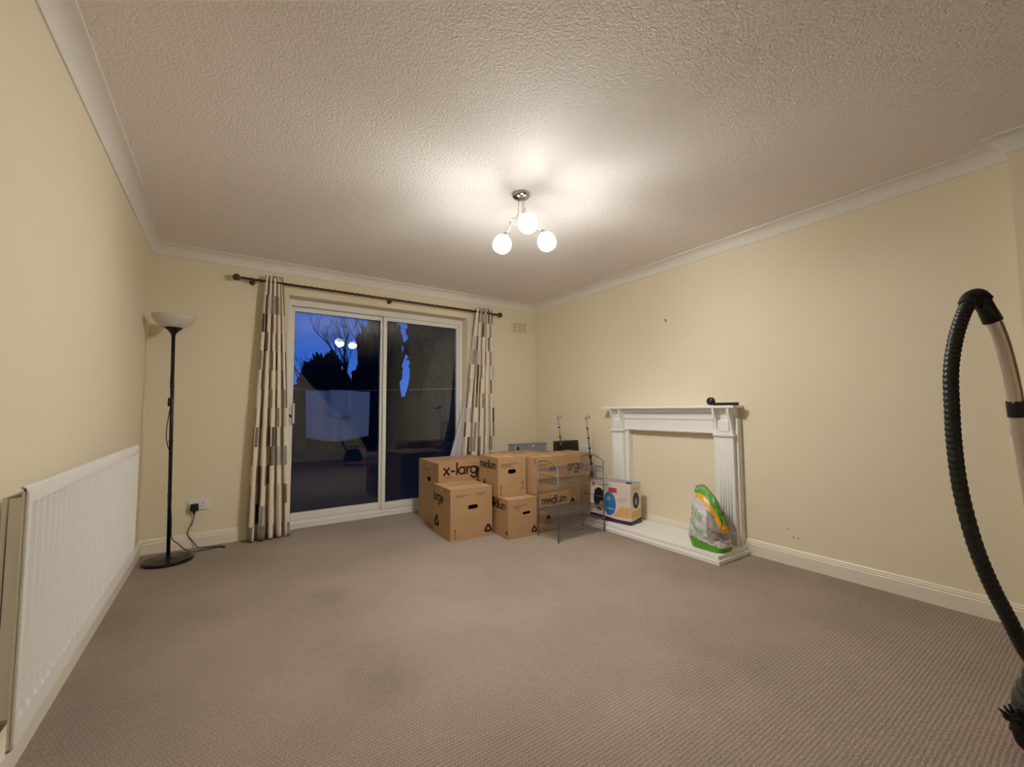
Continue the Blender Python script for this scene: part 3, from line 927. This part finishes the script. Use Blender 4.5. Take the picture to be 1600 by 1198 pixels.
# loc, rot, w, d, h
carton((1.538, 3.173, 0), -2.5, .388, .380, .421, 'low front-left cardboard box with large printed on its left side',
       front=[('small', .045, .362, .13, 2), ('small', .235, .366, .09, 2), ('mark', .030, .020, .022, .085), ('recycle', .350, .062, .085)],
       left=[('word', 'large', -.035 + .045, .292, .047), ('recycle', .080, .110, .120)], hole_front=(.205, .262, .047, .017), flap='y', seed=1)
carton((1.615, 3.580, 0), -3.0, .600, .545, .587, 'tallest cardboard box standing on the floor, with x-large printed on its front',
       front=[('word', 'x-large', .050, .478, .062, .018), ('small', .055, .452, .08, 1), ('recycle', .50, .09, .12)],
       left=[('small', .14, .500, .16, 2), ('mark', .47, .05, .04, .09)], hole_left=(.290, .418, .045, .020), flap='y', seed=2)
carton((1.957, 2.950, 0), -2.0, .288, .385, .325, 'small cardboard box on the floor, middle of the front row, under the upper box',
       front=[('small', .050, .262, .13, 2), ('small', .070, .232, .03, 1), ('recycle', .262, .050, .070)],
       left=[('word', 'medium', .060, .235, .040, None, .10), ('recycle', .36, .05, .04)], hole_front=(.182, .200, .040, .012), flap='x', seed=3)
carton((1.935, 3.072, .327), -3.2, .283, .362, .336, 'upper cardboard box with a black handle hole, stacked left of the wire rack',
       front=[('small', .030, .275, .17, 3), ('mark', .022, .018, .018, .085), ('mark', .235, .055, .026, .070)],
       left=[('word', 'medium', .030, .236, .042, None, .10), ('recycle', .11, .105, .055)], hole_front=(.140, .212, .042, .019), flap='x', seed=4)
carton((2.262, 2.955, 0), 0.5, .388, .295, .330, 'lower cardboard box behind the wire rack with medium printed on its front',
       front=[('word', 'medium', .055, .242, .040, None, .12), ('small', .055, .215, .06, 1), ('recycle', .125, .095, .095)],
       flap='x', seed=5)
carton((2.242, 2.985, .333), 0.5, .410, .365, .318, 'upper cardboard box behind the wire rack, right of the box with the black handle hole',
       front=[('mark', .012, .258, .026, .050), ('small', .07, .25, .10, 2)], hole_front=(.232, .205, .040, .014), flap='x', seed=6)
carton((2.668, 3.075, 0), 0.5, .352, .290, .240, 'low cardboard box on the floor at the right, under the box marked large',
       front=[('recycle', .115, .185, .085)], flap='x', seed=7)
carton((2.668, 3.075, .243), 0.5, .352, .290, .405, 'rightmost upper cardboard box with large printed on its front',
       front=[('word', 'large', .020, .252, .052)], flap='x', seed=8)
carton((2.262, 3.400, 0), 0.0, .470, .340, .640, 'tall cardboard box hidden behind the front boxes, only its top showing', flap='y', seed=9)
carton((2.640, 3.755, 0), 0.0, .480, .360, .600, 'cardboard box in the far corner under the grey blue case', flap='y', seed=10)

# grey blue flat case on the corner box
sb = empty('flat_case', (2.600, 3.790, .6015), math.radians(-1)); tag(sb, 'flat grey blue plastic case lying on the corner box', 'case')
bm = bmesh.new(); box(bm, 0, .440, 0, .120, 0, .082, .006); part('body', bm, M['silver'], sb)
bm = bmesh.new(); box(bm, -.004, .444, -.004, .124, .084, .100, .005); part('lid', bm, M['silver'], sb)
bm = bmesh.new(); box(bm, .030, .062, -.004, 0.001, .030, .070, .002); part('catch', bm, M['case'], sb)
bm = bmesh.new(); box(bm, .240, .262, -.008, 0.001, .064, .086, .002); part('latch', bm, M['upvc'], sb)
# black case standing behind
bc = empty('black_case', (2.868, 3.415, 0), math.radians(0)); tag(bc, 'dark grey upright case standing behind the right boxes', 'case')
bm = bmesh.new(); box(bm, 0, .325, 0, .045, .012, .742, .010); part('body', bm, M['case'], bc)
bm = bmesh.new(); box(bm, .020, .305, -.004, .001, .45, .722, .003); part('front_panel', bm, M['black'], bc)
for xx in (.03, .28):
    bm = bmesh.new(); box(bm, xx - .015, xx + .015, .002, .10, 0, .012, .003); part('foot', bm, M['black'], bc)

# two hooked metal poles
def hooked(base, top, label, twist):
    p = empty('hooked_pole', base); tag(p, label, 'pole', 'hooked poles behind the boxes')
    A = Vector((0, 0, 0.004)); B = Vector(top) - Vector(base)
    k = .62
    bm = bmesh.new(); tube(bm, [A, A + (B - A) * k], .0110, 10); part('black_sleeve', bm, M['black'], p, smooth=True)
    bm = bmesh.new(); tube(bm, [A + (B - A) * k, B], .0085, 10)
    pts = []
    c = B + Vector((.020, 0, 0))
    for i in range(13):
        a = PI - PI * 1.15 * i / 12
        pts.append(c + Vector((.020 * math.cos(a), 0, .022 * math.sin(a))))
    tube(bm, pts, .0055, 8)
    q = B - Vector((.02, 0, 0))
    tube(bm, [B + Vector((0, 0, -.004)), B + Vector((-.010, 0, .012)), B + Vector((-.020, 0, -.010))], .004, 6)
    part('silver_shaft', bm, M['chrome'], p, smooth=True)
    for f in (.70, .80, .90):
        bm = bmesh.new(); a = A + (B - A) * f; tube(bm, [a - Vector((0, 0, .008)), a + Vector((0, 0, .008))], .0105, 8); part('band', bm, M['black'], p)
    for f in (.35, .55, .62):
        bm = bmesh.new(); a = A + (B - A) * f; tube(bm, [a - Vector((0, 0, .012)), a + Vector((0, 0, .012))], .0140, 10); part('collar', bm, M['black'], p)
    return p
hooked((2.995, 3.386, 0), (2.884, 3.386, .985), 'left of two thin hooked poles, standing in front of the dark grey case', 0)
hooked((3.044, 3.010, 0), (2.924, 3.010, .990), 'right of two thin hooked poles, standing at the right end of the boxes', 1)

# ------------------------------------------------------------------ wire rack
rk = empty('wire_rack', (2.51, 2.78, 0)); tag(rk, 'grey wire shelf rack standing on the carpet in front of the boxes', 'rack')
ro = Vector((2.51, 2.78, 0))
posts = {'FL': Vector((2.242, 2.648, 0)), 'FR': Vector((2.786, 2.668, 0)), 'BL': Vector((2.243, 2.915, 0)), 'BR': Vector((2.766, 2.925, 0))}
posts = {k: v - ro for k, v in posts.items()}
Zp = {'FL': .585, 'FR': .612, 'BL': .615, 'BR': .628}
for k, v in posts.items():
    bm = bmesh.new(); tube(bm, [v, v + Vector((0, 0, Zp[k]))], .0050, 8); part('post', bm, M['wire'], rk, smooth=True)
    bm = bmesh.new(); tube(bm, [v, v + Vector((0, 0, .014))], .0075, 8); part('foot_cap', bm, M['wire'], rk)
for a, b in (('FL', 'BL'), ('FR', 'BR')):
    A = posts[a] + Vector((0, 0, Zp[a])); B = posts[b] + Vector((0, 0, Zp[b]))
    bm = bmesh.new(); tube(bm, smoothpath([A, A + (B - A) * .12 + Vector((0, 0, .020)), A + (B - A) * .5 + Vector((0, 0, .042)), A + (B - A) * .88 + Vector((0, 0, .020)), B], 5), .0045, 8)
    part('top_rail', bm, M['wire'], rk, smooth=True)
    for zz in (.30, .52):
        bm = bmesh.new(); tube(bm, [posts[a] + Vector((0, 0, zz)), posts[b] + Vector((0, 0, zz))], .003, 6); part('side_rail', bm, M['wire'], rk)
for zz, dense in ((.565, 8), (.462, 10), (.225, 30), (.118, 30)):
    sh = empty('shelf', (0, 0, 0)); sh.parent = rk
    a, b, c, d = [posts[k] + Vector((0, 0, zz)) for k in ('FL', 'FR', 'BR', 'BL')]
    bm = bmesh.new()
    for p, q in ((a, b), (b, c), (c, d), (d, a)): tube(bm, [p, q], .0032, 6)
    for p, q in ((a, b), (d, c)): tube(bm, [p - Vector((0, 0, .022)), q - Vector((0, 0, .022))], .0022, 6)
    part('shelf_frame', bm, M['wire'], sh)
    bm = bmesh.new()
    for k in range(1, dense):
        f = k / dense; tube(bm, [a + (b - a) * f, d + (c - d) * f], .0014, 4, False)
    nn = 16 if dense > 20 else 5
    for k in range(1, nn):
        f = k / nn; tube(bm, [a + (d - a) * f, b + (c - b) * f], .0014, 4, False)
    for k in range(0, 24):
        f = k / 24; p = a + (b - a) * f; q = a + (b - a) * (f + 1 / 24)
        tube(bm, [p, (p + q) / 2 - Vector((0, 0, .022)), q], .0011, 4, False)
        p = d + (c - d) * f; q = d + (c - d) * (f + 1 / 24)
        tube(bm, [p, (p + q) / 2 - Vector((0, 0, .022)), q], .0011, 4, False)
    tag(part('wire_mesh', bm, M['wire'], sh), kind='stuff')
bm = bmesh.new(); tube(bm, [posts['BL'] + Vector((0, 0, .03)), posts['FR'] + Vector((0, 0, .03))], .0018, 5); tube(bm, [posts['FL'] + Vector((0, 0, .03)), posts['BR'] + Vector((0, 0, .03))], .0018, 5)
part('cross_brace', bm, M['wire'], rk)

# ------------------------------------------------------------------ printed product box on the hearth
BX = (2.868, 2.917, .0625); BR_ = math.radians(-81.1)
pb = empty('product_box', BX, BR_); tag(pb, 'white printed carton with a purple base band on the hearth', 'box')
PW, PD, PH = .427, .175, .355
P_ = {'paper': mat('white_printed_card', (222, 210, 196), .5, var=(6, .04)), 'purple': mat('purple_print', (62, 28, 66), .5), 'dark': mat('black_print', (30, 26, 36), .5),
      'blue': mat('blue_print', (56, 118, 178), .5), 'red': mat('red_print', (190, 70, 66), .5), 'orange': mat('orange_print', (222, 176, 112), .5), 'grey': mat('grey_print', (150, 144, 146), .5),
      'ltblue': mat('light_blue_print', (120, 170, 214), .5), 'topgrey': mat('grey_lid_print', (160, 156, 164), .5)}
bm = bmesh.new(); box(bm, 0, PW, 0, PD, 0, PH, .002); part('carton_body', bm, P_['paper'], pb)
def flat(name, m, pts, off=.0012, parent=pb, mt=None, label=None):
    bm = bmesh.new(); vs = [bm.verts.new((x, -off, z)) for x, z in pts]; f = bm.faces.new(vs)
    ex = bmesh.ops.extrude_face_region(bm, geom=[f])
    for g in ex['geom']:
        if isinstance(g, bmesh.types.BMVert): g.co.y += off
    if mt: xf(bm, mt)
    return part(name, bm, m, parent, label)
def ell(cx, cz, a, b, n=20, a0=0, a1=360): return [(cx + a * math.cos(math.radians(a0 + (a1 - a0) * k / n)), cz + b * math.sin(math.radians(a0 + (a1 - a0) * k / n))) for k in range(n)]
side = Matrix.Translation((PW, 0, 0)) @ Matrix.Rotation(PI / 2, 4, 'Z')
top = Matrix.Translation((0, 0, PH)) @ Matrix.Rotation(-PI / 2, 4, 'X')
flat('base_band', P_['purple'], [(0, 0), (PW, 0), (PW, .034), (.30, .030), (.12, .046), (0, .052)])
flat('base_band', P_['purple'], [(0, 0), (PD, 0), (PD, .05), (.05, .034), (0, .034)], mt=side)
flat('picture_vacuum', P_['dark'], ell(.100, .185, .062, .105), label='printed picture of a black appliance')
flat('picture_vacuum', P_['dark'], [(.05, .27), (.145, .27), (.155, .14), (.12, .08), (.09, .10)], .0016)
flat('picture_nozzle', P_['grey'], ell(.125, .135, .024, .036), .0022)
flat('picture_drum', P_['blue'], ell(.212, .160, .066, .105), .0014, label='printed picture of a blue drum')
flat('picture_highlight', P_['ltblue'], ell(.200, .205, .026, .022), .002); flat('picture_highlight', P_['ltblue'], ell(.22, .115, .04, .010), .002)
flat('red_roundel', P_['red'], ell(.040, .318, .016, .020)); flat('red_label', P_['red'], [(.205, .262), (.290, .262), (.290, .305), (.205, .305)], .0018)
flat('orange_panel', P_['orange'], [(.245, .050), (PW - .002, .060), (PW - .002, .150), (.33, .150), (.27, .09)])
bm = bmesh.new(); rnd = random.Random(4); smallprint(bm, .075, .312, .11, 1, rnd, .018); smallprint(bm, .30, .215, .10, 3, rnd, .004, .012); part('small_print', bm, P_['grey'], pb)
bm = bmesh.new(); rnd = random.Random(5); smallprint(bm, .03, .300, .12, 1, rnd, .014); xf(bm, side); part('small_print', bm, P_['orange'], pb)
flat('picture_motor', P_['dark'], ell(.090, .205, .052, .070), mt=side); flat('picture_motor', P_['grey'], ell(.088, .195, .020, .028), .002, mt=side)
flat('lower_panel', P_['orange'], [(.01, .06), (PD - .01, .06), (PD - .01, .13), (.01, .11)], mt=side)
bm = bmesh.new(); box(bm, .004, PW - .004, .004, PD - .004, PH, PH + .001); part('lid_flap', bm, P_['topgrey'], pb)
bm = bmesh.new(); box(bm, PW - .055, PW - .01, .015, .05, PH + .001, PH + .010, .002); part('carry_handle', bm, M['black'], pb)

# ------------------------------------------------------------------ printed plastic sack on the hearth
bag = empty('plastic_sack', (2.955, 1.775, .0625)); tag(bag, 'green, white and orange printed plastic sack slumped on the hearth', 'sack')
BGm = [mat('sack_white_print', (206, 202, 204), .35, bump=(30, .25, .006)), mat('sack_green_print', (92, 158, 48), .35, bump=(30, .25, .006)), mat('sack_orange_print', (232, 170, 40), .35, bump=(30, .25, .006)),
       mat('sack_pale_green_print', (148, 178, 122), .35, bump=(30, .25, .006)), mat('sack_grey_print', (150, 142, 140), .35, bump=(30, .25, .006)), mat('sack_dark_green_print', (58, 104, 30), .35)]
NU, NV = 96, 72
bm = bmesh.new(); rows = []
import mathutils
def sgnpow(c, p): return math.copysign(abs(c) ** p, c)
for j in range(NV + 1):
    t = j / NV
    row = []
    for i in range(NU):
        a = 2 * PI * i / NU
        # superellipse footprint: long axis along Y, short axis along X
        c, s = sgnpow(math.cos(a), .55), sgnpow(math.sin(a), .55)
        bulge = 1 + .05 * math.sin(PI * min(t * 1.1, 1)) - .05 * (1 - min(t * 9, 1))
        wy = .130 * (1 - .16 * t) * bulge; 
        wx = (.088 * (1 - t ** 3.0) + .004) * bulge
        y = s * wy; x = c * wx
        u = (s + 1) / 2        # 0 = towards camera-right (low y), 1 = far side (high y)
        uu = min(1, u / .62); ztop = .245 + .170 * (uu * (2 - uu)) + .008 * math.sin(u * 11)
        z = t * ztop
        lx = .030 * t * t + .010 * math.sin(6 * u + 3 * t) * t
        nv_ = (mathutils.noise.noise(Vector((c * 2.2, s * 2.6, t * 5))) * .016 + mathutils.noise.noise(Vector((c * 5, s * 7 + t * 6, t * 12))) * .010) * (1 - .4 * t) * min(1, t * 6)
        row.append(bm.verts.new((x + lx + c * nv_, y + .028 * t + s * nv_, z)))
    rows.append(row)
for j in range(NV):
    for i in range(NU):
        f = bm.faces.new((rows[j][i], rows[j][(i + 1) % NU], rows[j + 1][(i + 1) % NU], rows[j + 1][i]))
        a = 2 * PI * (i + .5) / NU; s = sgnpow(math.sin(a), .55); u = (s + 1) / 2; t = (j + .5) / NV
        c = math.cos(a)
        k = 0
        uu = min(1, u / .62); zc = t * (.245 + .170 * (uu * (2 - uu)))
        v = 1 - u                      # 0 left, 1 right as seen from the room
        if c < .35:
            dt = (.245 + .170 * (uu * (2 - uu))) - zc
            if v > .58 and zc > .08: k = 4
            if .215 < zc - .16 * (.3 - v) < .262 and v < .46 and math.sin(70 * v + 8) > -.6: k = 3
            if .150 < zc + .20 * (v - .2) < .176 and v < .60: k = 3
            if zc < .075 - .05 * abs(v - .15): k = 1
            if dt < .035 + .030 * v: k = 1
            elif dt < .060 + .060 * v and v > .12: k = 2
            if dt < .012 and v < .5: k = 3
        else:
            k = 4 if .2 < t < .8 else 1
        f.material_index = k; f.smooth = True
bm.faces.new(rows[0][::-1])
bmesh.ops.recalc_face_normals(bm, faces=bm.faces[:])
me = bpy.data.meshes.new('sack_body'); bm.to_mesh(me); bm.free()
for m_ in BGm: me.materials.append(m_)
so = bpy.data.objects.new('sack_body', me); COL.objects.link(so); so.parent = bag
bm = bmesh.new()
pts = []
for k in range(17):
    u = k / 16; y = -.104 + .208 * u; uu = min(1, u / .62)
    pts.append((.034 + .010 * math.sin(6 * u + 3), y + .028, .245 + .170 * (uu * (2 - uu)) + .008 * math.sin(u * 11)))
for a, b in zip(pts, pts[1:]):
    vs = [bm.verts.new((a[0], a[1], a[2] - .004)), bm.verts.new((b[0], b[1], b[2] - .004)), bm.verts.new((b[0] - .003, b[1], b[2] + .020)), bm.verts.new((a[0] - .003, a[1], a[2] + .020))]
    bm.faces.new(vs)
bmesh.ops.remove_doubles(bm, verts=bm.verts[:], dist=.0005)
o = part('top_seal', bm, BGm[3], bag); md = o.modifiers.new('t', 'SOLIDIFY'); md.thickness = .002

# ------------------------------------------------------------------ vacuum cleaner at the right edge
vc = empty('vacuum_cleaner', (2.108, .090, 0), 0); tag(vc, 'pink and black drum vacuum cleaner with its hose looped up at the right edge', 'vacuum cleaner')
vo = Vector((2.108, .090, 0))
bm = bmesh.new(); lathe(bm, [(0, .030), (.166, .030), (.182, .040), (.184, .060), (.181, .086), (.176, .088), (0, .088)], 40); part('drum', bm, M['pink'], vc); auto_smooth(vc.children[-1], 30)
bm = bmesh.new(); lathe(bm, [(0, .089), (.180, .089), (.184, .098), (.174, .172), (.160, .182), (0, .182)], 40); part('bumper_band', bm, M['black'], vc); auto_smooth(vc.children[-1], 30)
bm = bmesh.new(); lathe(bm, [(0, .183), (.158, .183), (.165, .190), (.165, .204), (.155, .212), (.150, .250), (.120, .292), (.070, .314), (0, .322)], 40); part('dome_lid', bm, M['black'], vc); auto_smooth(vc.children[-1], 30)
bm = bmesh.new(); tube(bm, smoothpath([(-.09, 0, .315), (-.08, 0, .355), (0, 0, .372), (.08, 0, .355), (.09, 0, .315)], 5), .010, 10); part('carry_handle', bm, M['black'], vc, smooth=True)
for sx_, sy_ in ((-.10, .10), (-.10, -.10), (.11, .09), (.11, -.09)):
    bm = bmesh.new(); lathe(bm, [(0, -.012), (.026, -.012), (.030, -.006), (.030, .006), (.026, .012), (0, .012)], 20); xf(bm, Matrix.Translation((sx_, sy_, .0302)) @ Matrix.Rotation(PI / 2, 4, 'X')); part('wheel', bm, M['black'], vc)
# bumper bracket with a brush tool clipped to the side facing the room
hosepts = [(2.03, .150, .235), (2.00, .160, .268), (1.960, .180, .300), (1.914, .207, .370), (1.867, .231, .471), (1.832, .254, .563), (1.815, .278, .675), (1.819, .299, .818), (1.826, .307, .950), (1.834, .308, 1.066),
           (1.846, .306, 1.184), (1.862, .294, 1.283), (1.883, .275, 1.365), (1.903, .262, 1.398), (1.918, .254, 1.408)]
hp = smoothpath([Vector(p) - vo for p in hosepts], 26)
bm = bmesh.new(); rs = [.0180 + .0007 * (1 if (i % 4) < 2 else -1) for i in range(len(hp))]
tube(bm, hp, rs, 16); part('hose', bm, M['black'], vc, 'ribbed black hose', True)
V = lambda *p: Vector(p) - vo
bm = bmesh.new(); tube(bm, smoothpath([V(1.897, .266, 1.392), V(1.906, .260, 1.410), V(1.922, .250, 1.417), V(1.938, .240, 1.402)], 5), .0245, 18); part('swivel_cuff', bm, M['black'], vc, smooth=True)
bm = bmesh.new(); tube(bm, [V(1.930, .246, 1.410), V(1.945, .236, 1.378), V(1.961, .226, 1.338)], [.0225, .0215, .0235], 18); part('tube_cuff', bm, M['black'], vc, smooth=True)
tp = [V(1.957, .227, 1.345), V(1.972, .219, 1.305), V(1.990, .211, 1.245), V(2.010, .204, 1.163), V(2.025, .200, 1.080), V(2.040, .198, .985), V(2.062, .190, .820), V(2.090, .180, .60), V(2.125, .170, .36)]
bm = bmesh.new(); tube(bm, smoothpath(tp, 6), .0185, 20); part('bent_tube', bm, M['steel'], vc, 'polished metal tube', True)
bm = bmesh.new(); tube(bm, [V(2.027, .1995, 1.092), V(2.034, .1990, 1.042)], .0225, 20); part('tube_collar', bm, M['black'], vc)
bm = bmesh.new(); tube(bm, [V(2.0415, .1975, 1.004), V(2.0455, .1970, .984)], .0212, 20); part('tube_collar', bm, M['black'], vc)
# accessory brush clipped to the side
bm = bmesh.new()
box(bm, 1.925 - vo.x, 1.975 - vo.x, .205 - vo.y, .235 - vo.y, .115, .205, .008)
tube(bm, [V(1.96, .222, .20), V(1.945, .230, .170), V(1.935, .240, .125)], [.020, .022, .016], 12)
part('tool_bracket', bm, M['black'], vc)
bm = bmesh.new(); tube(bm, [V(1.945, .228, .185), V(1.922, .240, .170), V(1.900, .252, .178)], [.018, .016, .012], 10); part('brush_head', bm, M['black'], vc, smooth=True)
bm = bmesh.new()
for k, (dx, dz) in enumerate(((-.034, .028), (-.020, .030), (-.006, .028))):
    tube(bm, [V(1.902 + .012 * k, .252 - .006 * k, .178), V(1.902 + dx + .012 * k, .262 - .006 * k, .178 + dz)], [.006, .0025], 7)
part('bristle_tuft', bm, M['black'], vc)
bm = bmesh.new(); tube(bm, smoothpath([V(1.945, .238, .125), V(1.948, .225, .09), V(1.99, .17, .075), V(2.0, .15, .09)], 5), .014, 10); part('bumper_arm', bm, M['black'], vc, smooth=True)

# ------------------------------------------------------------------ garden outside the glass
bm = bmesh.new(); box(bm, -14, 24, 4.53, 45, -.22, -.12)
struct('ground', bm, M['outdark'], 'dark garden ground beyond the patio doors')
# washing line with sheets
wl = empty('washing_line', (1.45, 7.0, -.12)); tag(wl, 'washing line on two posts in the dark garden', 'washing line')
for xx in (-1.5, 2.6):
    bm = bmesh.new(); tube(bm, [(xx, 0, 0), (xx, 0, 1.62)], .02, 8); part('post', bm, M['bark'], wl)
bm = bmesh.new(); tube(bm, smoothpath([(-1.5, 0, 1.60), (-.4, 0, 1.52), (.5, 0, 1.53), (2.6, 0, 1.62)], 6), .003, 5); part('line', bm, M['sheet'], wl)
def sheet(x0, x1, z0, z1, y, label, seed):
    rnd = random.Random(seed); bm = bmesh.new(); NX, NZ = 40, 16; g = []
    for j in range(NZ + 1):
        t = j / NZ; r = []
        for i in range(NX + 1):
            s = i / NX
            zz = z1 + (z0 - z1) * t - t * .07 * math.sin(PI * s)
            r.append(bm.verts.new((x0 + (x1 - x0) * (s * (1 - .04 * t) + .02 * t), y + .03 * math.sin(s * 9 + seed) * t + .01 * math.sin(s * 23), zz)))
        g.append(r)
    for j in range(NZ):
        for i in range(NX): bm.faces.new((g[j][i], g[j][i + 1], g[j + 1][i + 1], g[j + 1][i]))
    o = link('bed_sheet', bm, M['sheet'], None, True); md = o.modifiers.new('t', 'SOLIDIFY'); md.thickness = .002
    tag(o, label, 'sheet', 'washing seen through the glass'); return o
sheet(.98, 1.93, .67, 1.385, 6.99, 'wide pale sheet hanging on the washing line in the garden', 1)
sheet(1.30, 1.66, 1.02, 1.40, 6.92, 'small square cloth hanging over the wide pale sheet', 2)
# fence
fe = empty('garden_fence', (4, 15, -.12)); tag(fe, 'dark board fence at the end of the garden', 'fence')
me0 = None
for k in range(60):
    if me0 is None:
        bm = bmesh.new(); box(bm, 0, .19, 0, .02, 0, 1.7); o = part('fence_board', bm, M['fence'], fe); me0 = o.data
    else:
        o = bpy.data.objects.new('fence_board', me0); COL.objects.link(o); o.parent = fe
    o.location = (-8 + .2 * k, 0.0 + .004 * (k % 2), 0)
bm = bmesh.new(); box(bm, -8, 4, .022, .06, .3, .38); box(bm, -8, 4, .022, .06, 1.3, 1.38); part('fence_rail', bm, M['fence'], fe)
# bare trees
def tree(x, y, h, seed, label, spread=1.0, dense=6):
    rnd = random.Random(seed)
    t = empty('garden_tree', (x, y, -.12)); tag(t, label, 'tree', 'bare trees beyond the garden fence')
    bmt = bmesh.new(); bmb = bmesh.new()
    def br(bm, p, d, l, r, dep):
        pts = [p]; dd = d.copy(); q = p.copy()
        for k in range(3):
            dd = (dd + Vector((rnd.uniform(-.14, .14), rnd.uniform(-.14, .14), rnd.uniform(-.02, .10)))).normalized(); q = q + dd * l / 3; pts.append(q.copy())
        tube(bm, pts, [r, r * .85, r * .7, r * .5], 5 if dep > 2 else 3, False)
        if dep == 0: return
        for k in range(rnd.randint(3, 4)):
            f = rnd.uniform(.35, 1); i = min(int(f * 3), 2); b = pts[i].lerp(pts[i + 1], f * 3 - i if f < 1 else 1)
            a = Vector((rnd.uniform(-1, 1) * spread, rnd.uniform(-1, 1) * spread, rnd.uniform(.25, 1.2))).normalized()
            br(bmb, b, (dd * .6 + a).normalized(), l * rnd.uniform(.5, .72), r * .5, dep - 1)
    br(bmt, Vector((0, 0, 0)), Vector((0, 0, 1)), h * .50, h * .018, dense)
    link('trunk', bmt, M['bark'], t); o = link('branches', bmb, M['bark'], t)
    return t
tr = [(3.3, 27, 6.2, 'leftmost low bare tree beyond the fence'), (8.2, 36, 11.0, 'bare tree second from the left beyond the fence'), (7.0, 23, 10.0, 'tall bare tree behind the bar between the panes'),
      (15.5, 33, 17.0, 'tall bare tree behind the right pane'), (24.0, 40, 13.0, 'rightmost bare tree beyond the fence')]
for i, (x, y, h, lb) in enumerate(tr): tree(x, y, h, 20 + i, lb, dense=5)
def bush(x, y, rx, h, seed, label, kind='evergreen_bush'):
    rnd = random.Random(seed); bm = bmesh.new()
    bmesh.ops.create_icosphere(bm, subdivisions=6, radius=1)
    for v in bm.verts:
        n_ = mathutils.noise.noise(v.co * 2.2 + Vector((seed, 0, 0))) * .35 + mathutils.noise.noise(v.co * 7 + Vector((seed, 3, 0))) * .22 + mathutils.noise.noise(v.co * 22 + Vector((seed, 9, 0))) * .16
        s = 1 + n_; v.co = Vector((v.co.x * rx * s, v.co.y * rx * .7 * s, (v.co.z * .5 * s + .5) * h))
    for v in bm.verts: v.co.z = max(v.co.z, 0)
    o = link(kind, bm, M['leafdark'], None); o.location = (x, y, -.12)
    return tag(o, label, 'bush', 'evergreens beyond the garden fence')
bs = [(.3, 17.5, 1.1, 2.6, 'low evergreen bush at the left of the garden'), (3.1, 17.2, .95, 3.2, 'second evergreen bush from the left in the garden'), (5.1, 17.5, .85, 4.6, 'tall evergreen behind the left pane'),
      (6.35, 20.5, .75, 7.4, 'tall narrow evergreen behind the bar between the panes'), (8.45, 19.5, 1.25, 8.2, 'broad tall evergreen behind the right pane'), (6.9, 17.2, .65, 2.3, 'low evergreen bush under the gap of blue sky'),
      (12.6, 20, 1.7, 8.6, 'rightmost broad evergreen beyond the fence')]
for i, (x, y, rx, h, lb) in enumerate(bs): bush(x, y, rx, h, 3 + i * 5, lb)
